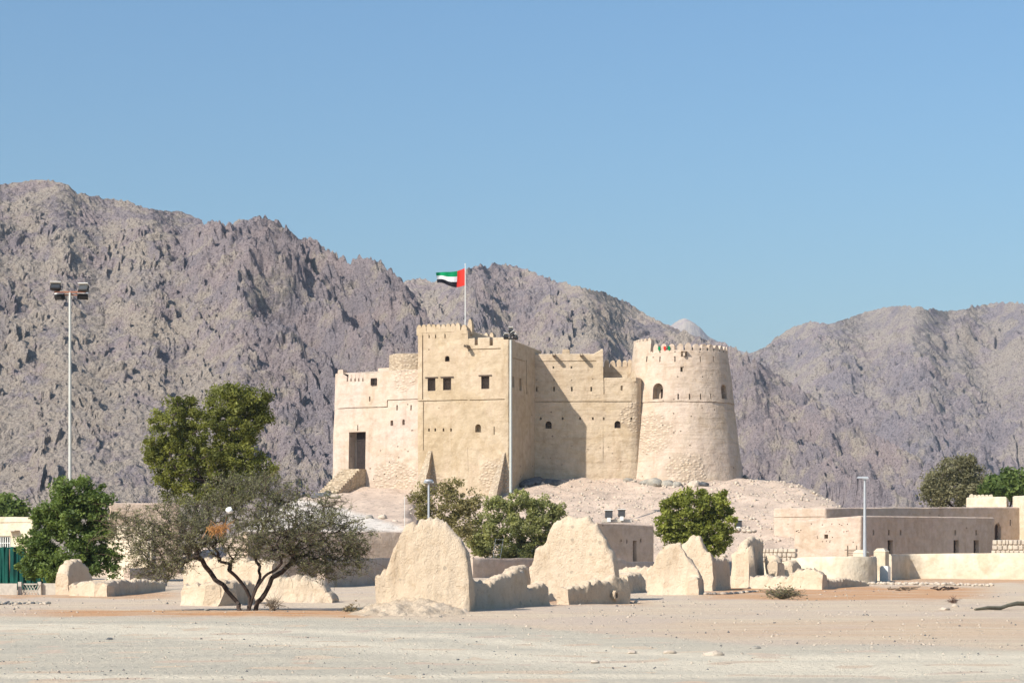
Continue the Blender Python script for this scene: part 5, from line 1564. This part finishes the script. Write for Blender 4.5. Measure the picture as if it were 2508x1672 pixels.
# things caught in it: a white bag and a dry palm frond
m = MB(); q = PA(562, 1250, -1.9); bm_ = rock_mesh('plastic_bag', M['white_metal'], 71, .9, 2)
o = link(bpy.data.objects.new('plastic_bag', bm_), None, q); o.scale = (.19, .12, .22); tag(o, 'white plastic bag caught in the acacia crown', 'bag')
sh = []; fr = np.random.default_rng(3); tip = PA(486, 1303, -1.9); mid = PA(530, 1290, -1.95)
for i in range(140):
    s0 = mid + (tip - mid) * fr.uniform(0, .5) + np.array([fr.uniform(-.05, .35), fr.normal() * .08, fr.normal() * .04])
    dd = np.array([fr.uniform(-.5, .8), fr.normal() * .3, fr.uniform(-1, .5)]); dd /= np.linalg.norm(dd)
    sh.append(s0 + np.array([[0, 0, 0], dd * fr.uniform(.12, .3)])[0]); sh[-1] = (s0, s0 + dd * fr.uniform(.12, .32))
M['frond'] = plain('dry_frond', (.50, .24, .075), .8, 0, .3)
pf = tubes('palm_frond', sh, np.tile([.009, .003], (140, 1)), M['frond'], None, 3)
pf['kind'] = 'thing'; tag(pf, 'dry orange palm frond caught in the acacia crown', 'palm frond')

# low dry shrubs and grass tufts
def dry_shrub(name, label, px, py, hw, h, n, mat, seed, leafn=0, lm=None, cat='shrub'):
    r = np.random.default_rng(seed); g0 = np.array(gpt(px, py)); D = g0[1]; k = D / FPX
    t = thing(name, tuple(g0), label, cat); sh, sr = [], []; ends = []
    for i in range(n):
        ang = r.uniform(0, 6.28); sp = r.uniform(.1, 1) ** .7
        end = g0 + np.array([math.cos(ang) * hw * k * sp, math.sin(ang) * hw * k * sp * .7, h * k * r.uniform(.35, 1.05) * (1 - .55 * sp)])
        p = g0 + r.normal(size=3) * np.array([.04, .04, 0]); md = (p + end) / 2 + np.array([0, 0, h * k * .14]) + r.normal(size=3) * .04
        sh += [(p, md), (md, end)]; sr += [(.011, .008), (.008, .004)]; ends += [md, end]
        for j in range(2):
            e = md + (end - md) * r.uniform(.2, .8) + r.normal(size=3) * .10; sh.append((md, e)); sr.append((.006, .003)); ends.append(e)
    tubes('stems', sh, sr, M[mat], t, 3, 'stuff')
    if leafn:
        E_ = np.array(ends); P = E_[r.integers(0, len(E_), leafn)] + r.normal(size=(leafn, 3)) * .05
        P[:, 2] = np.maximum(P[:, 2], g0[2] + .02)
        leaves('leaves', P, .05, lm, t, r, r.uniform(0, 1, leafn), 0, 2.2, 'stuff')
    return t
dry_shrub('dry_shrub', 'sprawling dry shrub on the orange soil before the low ruin', 1916, 1466, 66, 42, 80, 'twig', 21, 260, greyg)
dry_shrub('dry_shrub', 'tiny dry bush on the bare ground near the broken blocks', 2335, 1476, 18, 16, 24, 'twig_red', 22)
dry_shrub('grass_tuft', 'pale dry grass tuft at the acacia foot, right of the trunk', 668, 1497, 34, 48, 40, 'wood_pale', 23)
dry_shrub('grass_tuft', 'low dry weed in the soil between acacia and tall gable', 860, 1499, 30, 14, 34, 'twig', 24, 60, drytan)
dry_shrub('grass_tuft', 'dry weed at the rubble foot of the tall gable', 1046, 1499, 36, 16, 30, 'twig', 25)
dry_shrub('young_bush', 'thin leafy sprig leaning out behind the tall narrow stub', 1900, 1420, 34, 95, 16, 'twig', 26, 130, bright, 'plant')

# ------------------------------------------------------------------ poles, lamps, flag
def pole_thing(name, label, px, D, y0, y1, r0, r1, mat, base_z=0.0, cat='lamp post'):
    x, y = gx(px, D)
    t = thing(name, (x, y, base_z), label, cat)
    m = MB(); m.tube([(x, y, base_z - .2), (x, y, base_z + (zpx(y1, D) - base_z) * .5), (x, y, zpx(y1, D))], [r0, (r0 + r1) / 2, r1], 12); m.build('pole', M[mat], t)
    m = MB(); m.tube([(x, y, base_z - .05), (x, y, base_z + .06)], r0 * 2.2, 12); m.build('base_plate', M[mat], t)
    return t
def floodlight(parent, c, yaw, w=.62, h=.42, name='floodlight', tilt=-30):
    rot = Matrix.Rotation(R(yaw), 3, 'Z') @ Matrix.Rotation(R(tilt), 3, 'X')
    c = Vector(c); m = MB()
    m.box(c, (w, .22, h), rot); m.box(c + rot @ Vector((0, .17, 0)), (w * .8, .14, h * .7), rot)
    m.box(c + rot @ Vector((0, -.10, h / 2 + .02)), (w + .06, .34, .03), rot, m=1)
    m.box(c + rot @ Vector((0, -.115, 0)), (w * .86, .015, h * .8), rot, m=2)
    for s in (-1, 1): m.box(c + rot @ Vector((s * (w / 2 + .02), .0, -h * .2)), (.03, .08, h * .9), rot)
    return m.build(name, [M['black'], M['white_metal'], M['glass']], parent)
D = 112
fp = pole_thing('floodlight_mast', 'tall floodlight mast rising behind the dark green tree at left', 171.5, D, 0, 716, .105, .07, 'pole_grey', cat='light mast')
x, y = gx(171.5, D); z = zpx(716, D)
m = MB(); m.box((x, y, z + .02), (1.75, .10, .09)); m.box((x, y + .35, z - .10), (1.5, .07, .07)); m.box((x, y + .17, z - .04), (.08, .42, .08)); m.build('crossbar', M['rust'], fp)
for dx, dy, dz, yaw in ((-.80, -.05, .30, 8), (.78, -.05, .22, -12), (-.66, .42, -.18, 160), (.62, .42, -.16, 200)):
    floodlight(fp, (x + dx, y + dy, z + dz), yaw, .54, .32, tilt=-28)
D = 146
hz = float(mound(*gx(1250, D))) - .15
wp = pole_thing('floodlight_mast', 'tall pale pole topped with dark floodlights before the keep corner', 1251, D, 0, 832, .115, .09, 'pole_grey', max(hz, 0), 'light mast')
x, y = gx(1251, D); z = zpx(832, D)
m = MB(); m.tube([(x, y, z), (x, y, z + .75)], .05, 8); m.box((x, y, z + .08), (.9, .08, .08)); m.box((x, y, z + .5), (.5, .08, .07)); m.build('crossbar', M['black'], wp)
for dx, dz, yaw in ((-.36, .22, 20), (.34, .18, -30), (.0, .68, 0), (.16, .42, 60)): floodlight(wp, (x + dx, y - .12, z + dz), yaw, .28, .22)
D = 124
lp = pole_thing('street_lamp', 'short grey lamp post with a flat head in the dry shrub', 1050, D, 0, 1180, .085, .06, 'grey_metal')
x, y = gx(1050, D); z = zpx(1180, D)
m = MB(); m.tube([(x, y, z - .05), (x, y, z + .05), (x, y, z + .16)], [.08, .30, .24], 14); m.build('lamp_head', M['grey_metal'], lp)
m = MB(); m.box((x, y, z - .02), (.62, .34, .08)); m.build('lamp_shade', M['grey_metal'], lp)
g_ = gpt(2120, 1422); D = g_[1]
rl = pole_thing('street_lamp', 'grey lamp post with a flat head before the house with three doors', 2118, D, 0, 1172, .125, .062, 'grey_metal', g_[2])
x, y = gx(2118, D); z = zpx(1172, D)
m = MB(); m.tube([(x, y, z + .64), (x, y, z + .56), (x, y, z + .5)][::-1] if 0 else [(x, y, z - .06), (x, y, z + .04)], .09, 10); m.build('collar', M['grey_metal'], rl)
m = MB(); m.box((x - .12, y, z + .08), (.70, .26, .10), taper=.8); m.box((x + .02, y, z + .02), (.34, .30, .08)); m.build('lamp_head', M['grey_metal'], rl)
# thin marker pole by the gable, ladder by the bush
m = MB(); D = 139; x, y = gx(991, D); m.tube([(x, y, 0), (x, y, zpx(1215, D))], .022, 6); tag(m.build('thin_post', M['white_metal']), 'thin white post on the pale slope left of the tall gable', 'post')
m = MB(); D = 138.5
for s in (0, 1):
    a_, b_ = at(1207 + 17 * s, 1372, D), at(1214 + 19 * s, 1318, D + .5); m.tube([a_, b_], .02, 6)
for i in range(5):
    tt = i / 4 * .9 + .05
    a_ = at(1207, 1372, D) * (1 - tt) + at(1214, 1318, D + .5) * tt; b_ = at(1224, 1372, D) * (1 - tt) + at(1233, 1318, D + .5) * tt; m.tube([a_, b_], .015, 6)
tag(m.build('ladder', M['pole_grey']), 'white ladder leaning into the light green bush', 'ladder')
# floodlights by the small house and the bush
def ground_flood(label, px0, px1, py0, py1, D, z=None):
    p = at((px0 + px1) / 2, (py0 + py1) / 2, D); k = D / FPX
    t = thing('ground_floodlight', (p[0], p[1], p[2] - .5), label, 'floodlight', 'floodlights aimed at the fort')
    rot = Matrix.Rotation(R(-6), 3, 'Z') @ Matrix.Rotation(R(-24), 3, 'X'); w, h = (px1 - px0) * k, (py1 - py0) * k
    m = MB(); m.box(p, (w, .16, h), rot); m.build('housing', M['black'], t)
    m = MB(); m.box((p[0], p[1] - .02, p[2] - h * .75), (w * .5, .3, .28)); m.box((p[0], p[1], p[2] - h * .5), (.08, .1, h * .5)); m.build('bracket', M['white_metal'], t)
    m = MB(); m.box((p[0], p[1], p[2] + h / 2 + .03), (w + .08, .2, .03), rot); m.build('visor', M['white_metal'], t)
ground_flood('left of two black floodlights on the roof of the small shaded house', 1482, 1500, 1251, 1268, 133)
ground_flood('right of two black floodlights on the roof of the small shaded house', 1514, 1531, 1249, 1265, 133)
ground_flood('black floodlight on the slope beside the round bright tree', 1799, 1817, 1275, 1290, 144)
m = MB(); q = at(1510, 1275, 133.5); m.box(q, (2.0, .6, .22)); m.v = [tuple(x) for x in rough(np.array(m.v), .03, .4, 2, 1)]; tag(m.build('concrete_plinth', M['concrete']), 'pale concrete plinth under the pair of roof floodlights', 'plinth')
for i, (px, py, sz) in enumerate(((1806, 1298, .5), (1822, 1299, .4), (1836, 1300, .42), (1848, 1300, .34))):
    D = 143.5; rock((*gx(px, D), zpx(py, D)), sz, 'pale_rock', 'pale stone in the row beside the floodlight on the slope', 'stone', 'stones beside the slope floodlight')

# flag
D = 167.0
x, y = gx(1139.5, D); zb0 = zpx(800, D)
fpole = thing('flagpole', (x, y, zb0 - 1), 'thin white flagpole on the keep roof', 'flagpole')
m = MB(); m.tube([(x, y, zb0 - 1.2), (x, y, zpx(649, D))], [.05, .028], 8); m.build('pole', M['white_metal'], fpole)
m = MB(); m.tube([(x, y, zpx(649, D)), (x, y, zpx(648, D) + .04), (x, y, zpx(648, D) + .09)], [.03, .06, .02], 8); m.build('finial', M['white_metal'], fpole)
def cloth(name, col):
    n = NT(name, .7, .2); tr = n.n('ShaderNodeBsdfTranslucent'); tr.inputs[0].default_value = (*col, 1); n.b.inputs['Base Color'].default_value = (*col, 1)
    mx = n.n('ShaderNodeMixShader'); mx.inputs[0].default_value = .25; n.l(n.b.outputs[0], mx.inputs[1]); n.l(tr.outputs[0], mx.inputs[2]); n.l(mx.outputs[0], n.t.nodes['Material Output'].inputs['Surface']); return n.m
FL = [cloth('flag_red', (.72, .045, .03)), cloth('flag_green', (.0, .26, .10)), cloth('flag_white', (.80, .80, .80)), cloth('flag_black', (.012, .012, .018))]
nu_, nv_ = 48, 18; v = []; f = []; mi = []
ztp = zpx(656.5, D); H = zpx(656.5, D) - zpx(698, D); W = 2.45
for i in range(nu_ + 1):
    u = i / nu_
    for j in range(nv_ + 1):
        w_ = j / nv_
        xx = x - .05 - W * u * (1 - .05 * w_) + .05 * math.sin(7 * u + 2 * w_)
        yy_ = y + .22 * u ** .7 * math.sin(9.5 * u + 1.6 * w_) + .08 * math.sin(17 * u - 3 * w_) * u
        hh = H * (1 - .48 * u ** 1.7)
        zz = ztp - .58 * u ** 1.25 - .14 * math.sin(5.2 * u) - w_ * hh + .05 * math.sin(8 * u + 2.5 * w_) * u
        v.append((xx, yy_, zz))
for i in range(nu_):
    for j in range(nv_):
        k = i * (nv_ + 1) + j; f.append((k, k + nv_ + 1, k + nv_ + 2, k + 1)); mi.append(0 if i < nu_ * .27 else 1 + min(2, int(j / (nv_ / 3))))
o = obj('flag', v, f, FL, None, mi=mi, sharp=None); tag(o, 'red, green, white and black flag streaming left from its pole on the keep', 'flag')
# bunting behind the tower's merlons
for th, col, lab in ((-.52, 1, 'small green bunting cloth tied near the guard parapet of the tower'), (-.40, 0, 'small red bunting cloth on the tower parapet between two green ones'), (-.31, 1, 'second green bunting cloth, right of the red one, on the tower parapet')):
    q = np.array([T.c[0] + 4.16 * math.sin(th), T.c[1] - 4.16 * math.cos(th)]); tt = np.array([math.cos(th), math.sin(th)]); v = []; f = []
    for i in range(6):
        for j in range(4):
            p = q + tt * (i - 2.5) * .04 + np.array([math.sin(th), -math.cos(th)]) * (.03 * math.sin(i * 2 + j) + .1)
            v.append((p[0], p[1], zt_ + .36 - j * .08 - .05 * math.sin(i / 5 * 3.14) * j))
    for i in range(5):
        for j in range(3): k = i * 4 + j; f.append((k, k + 4, k + 5, k + 1))
    tag(obj('bunting', v, f, FL[col]), lab, 'bunting')

# bent log and brushwood at the right
g0 = gpt(2388, 1496, .04); g1 = gpt(2450, 1494, .06); g2 = at(2470, 1481, g1[1] + .3); g3 = at(2490, 1476, g1[1] + .6); g4 = at(2530, 1478, g1[1] + 1.0); g5 = at(2575, 1492, g1[1] + 1.2)
m = MB(); m.tube([g0, (np.array(g0) + np.array(g1)) / 2 + [0, 0, .03], g1, g2, g3, g4, g5], [.03, .055, .06, .06, .065, .065, .05], 8); m.v = [tuple(q) for q in rough(np.array(m.v), .012, .25, 3, 2)]
tag(m.build('bent_log', M['twig']), 'bent grey log arching off the ground at the right edge', 'log')
for px, py, lab, sd in ((2205, 1447, 'pale broken branches lying on the soil left of a darker pile', 4), (2312, 1445, 'dark pile of sticks and stones right of pale branches', 5)):
    r = np.random.default_rng(sd); g0 = np.array(gpt(px, py)); sh, sr = [], []
    for i in range(16):
        p = g0 + np.array([r.uniform(-.55, .45), r.uniform(-.2, .2), r.uniform(.02, .14)]); d = np.array([r.uniform(-1, 1), r.normal() * .2, r.uniform(-.05, .22)]); sh.append((p, p + d * r.uniform(.25, .6))); sr.append((.035, .02))
    o = tubes('brushwood', sh, sr, M['wood_pale' if sd == 4 else 'bark'], None, 5); tag(o, lab, 'brushwood'); o['kind'] = 'thing'

# ------------------------------------------------------------------ thin desert haze over the plain
hm = bpy.data.materials.new('haze_air'); hm.use_nodes = True
ht = hm.node_tree; ht.nodes.clear()
ho = ht.nodes.new('ShaderNodeOutputMaterial'); hv = ht.nodes.new('ShaderNodeVolumePrincipled')
hv.inputs['Color'].default_value = (.74, .87, 1.0, 1); hv.inputs['Density'].default_value = .00009; hv.inputs['Anisotropy'].default_value = .0
ht.links.new(hv.outputs[0], ho.inputs['Volume'])
m = MB(); m.box((0, 2950, 232), (16000, 6300, 471)); hz_ = m.build('haze', hm); tag(hz_, 'thin pale haze over the plain', kind='stuff')
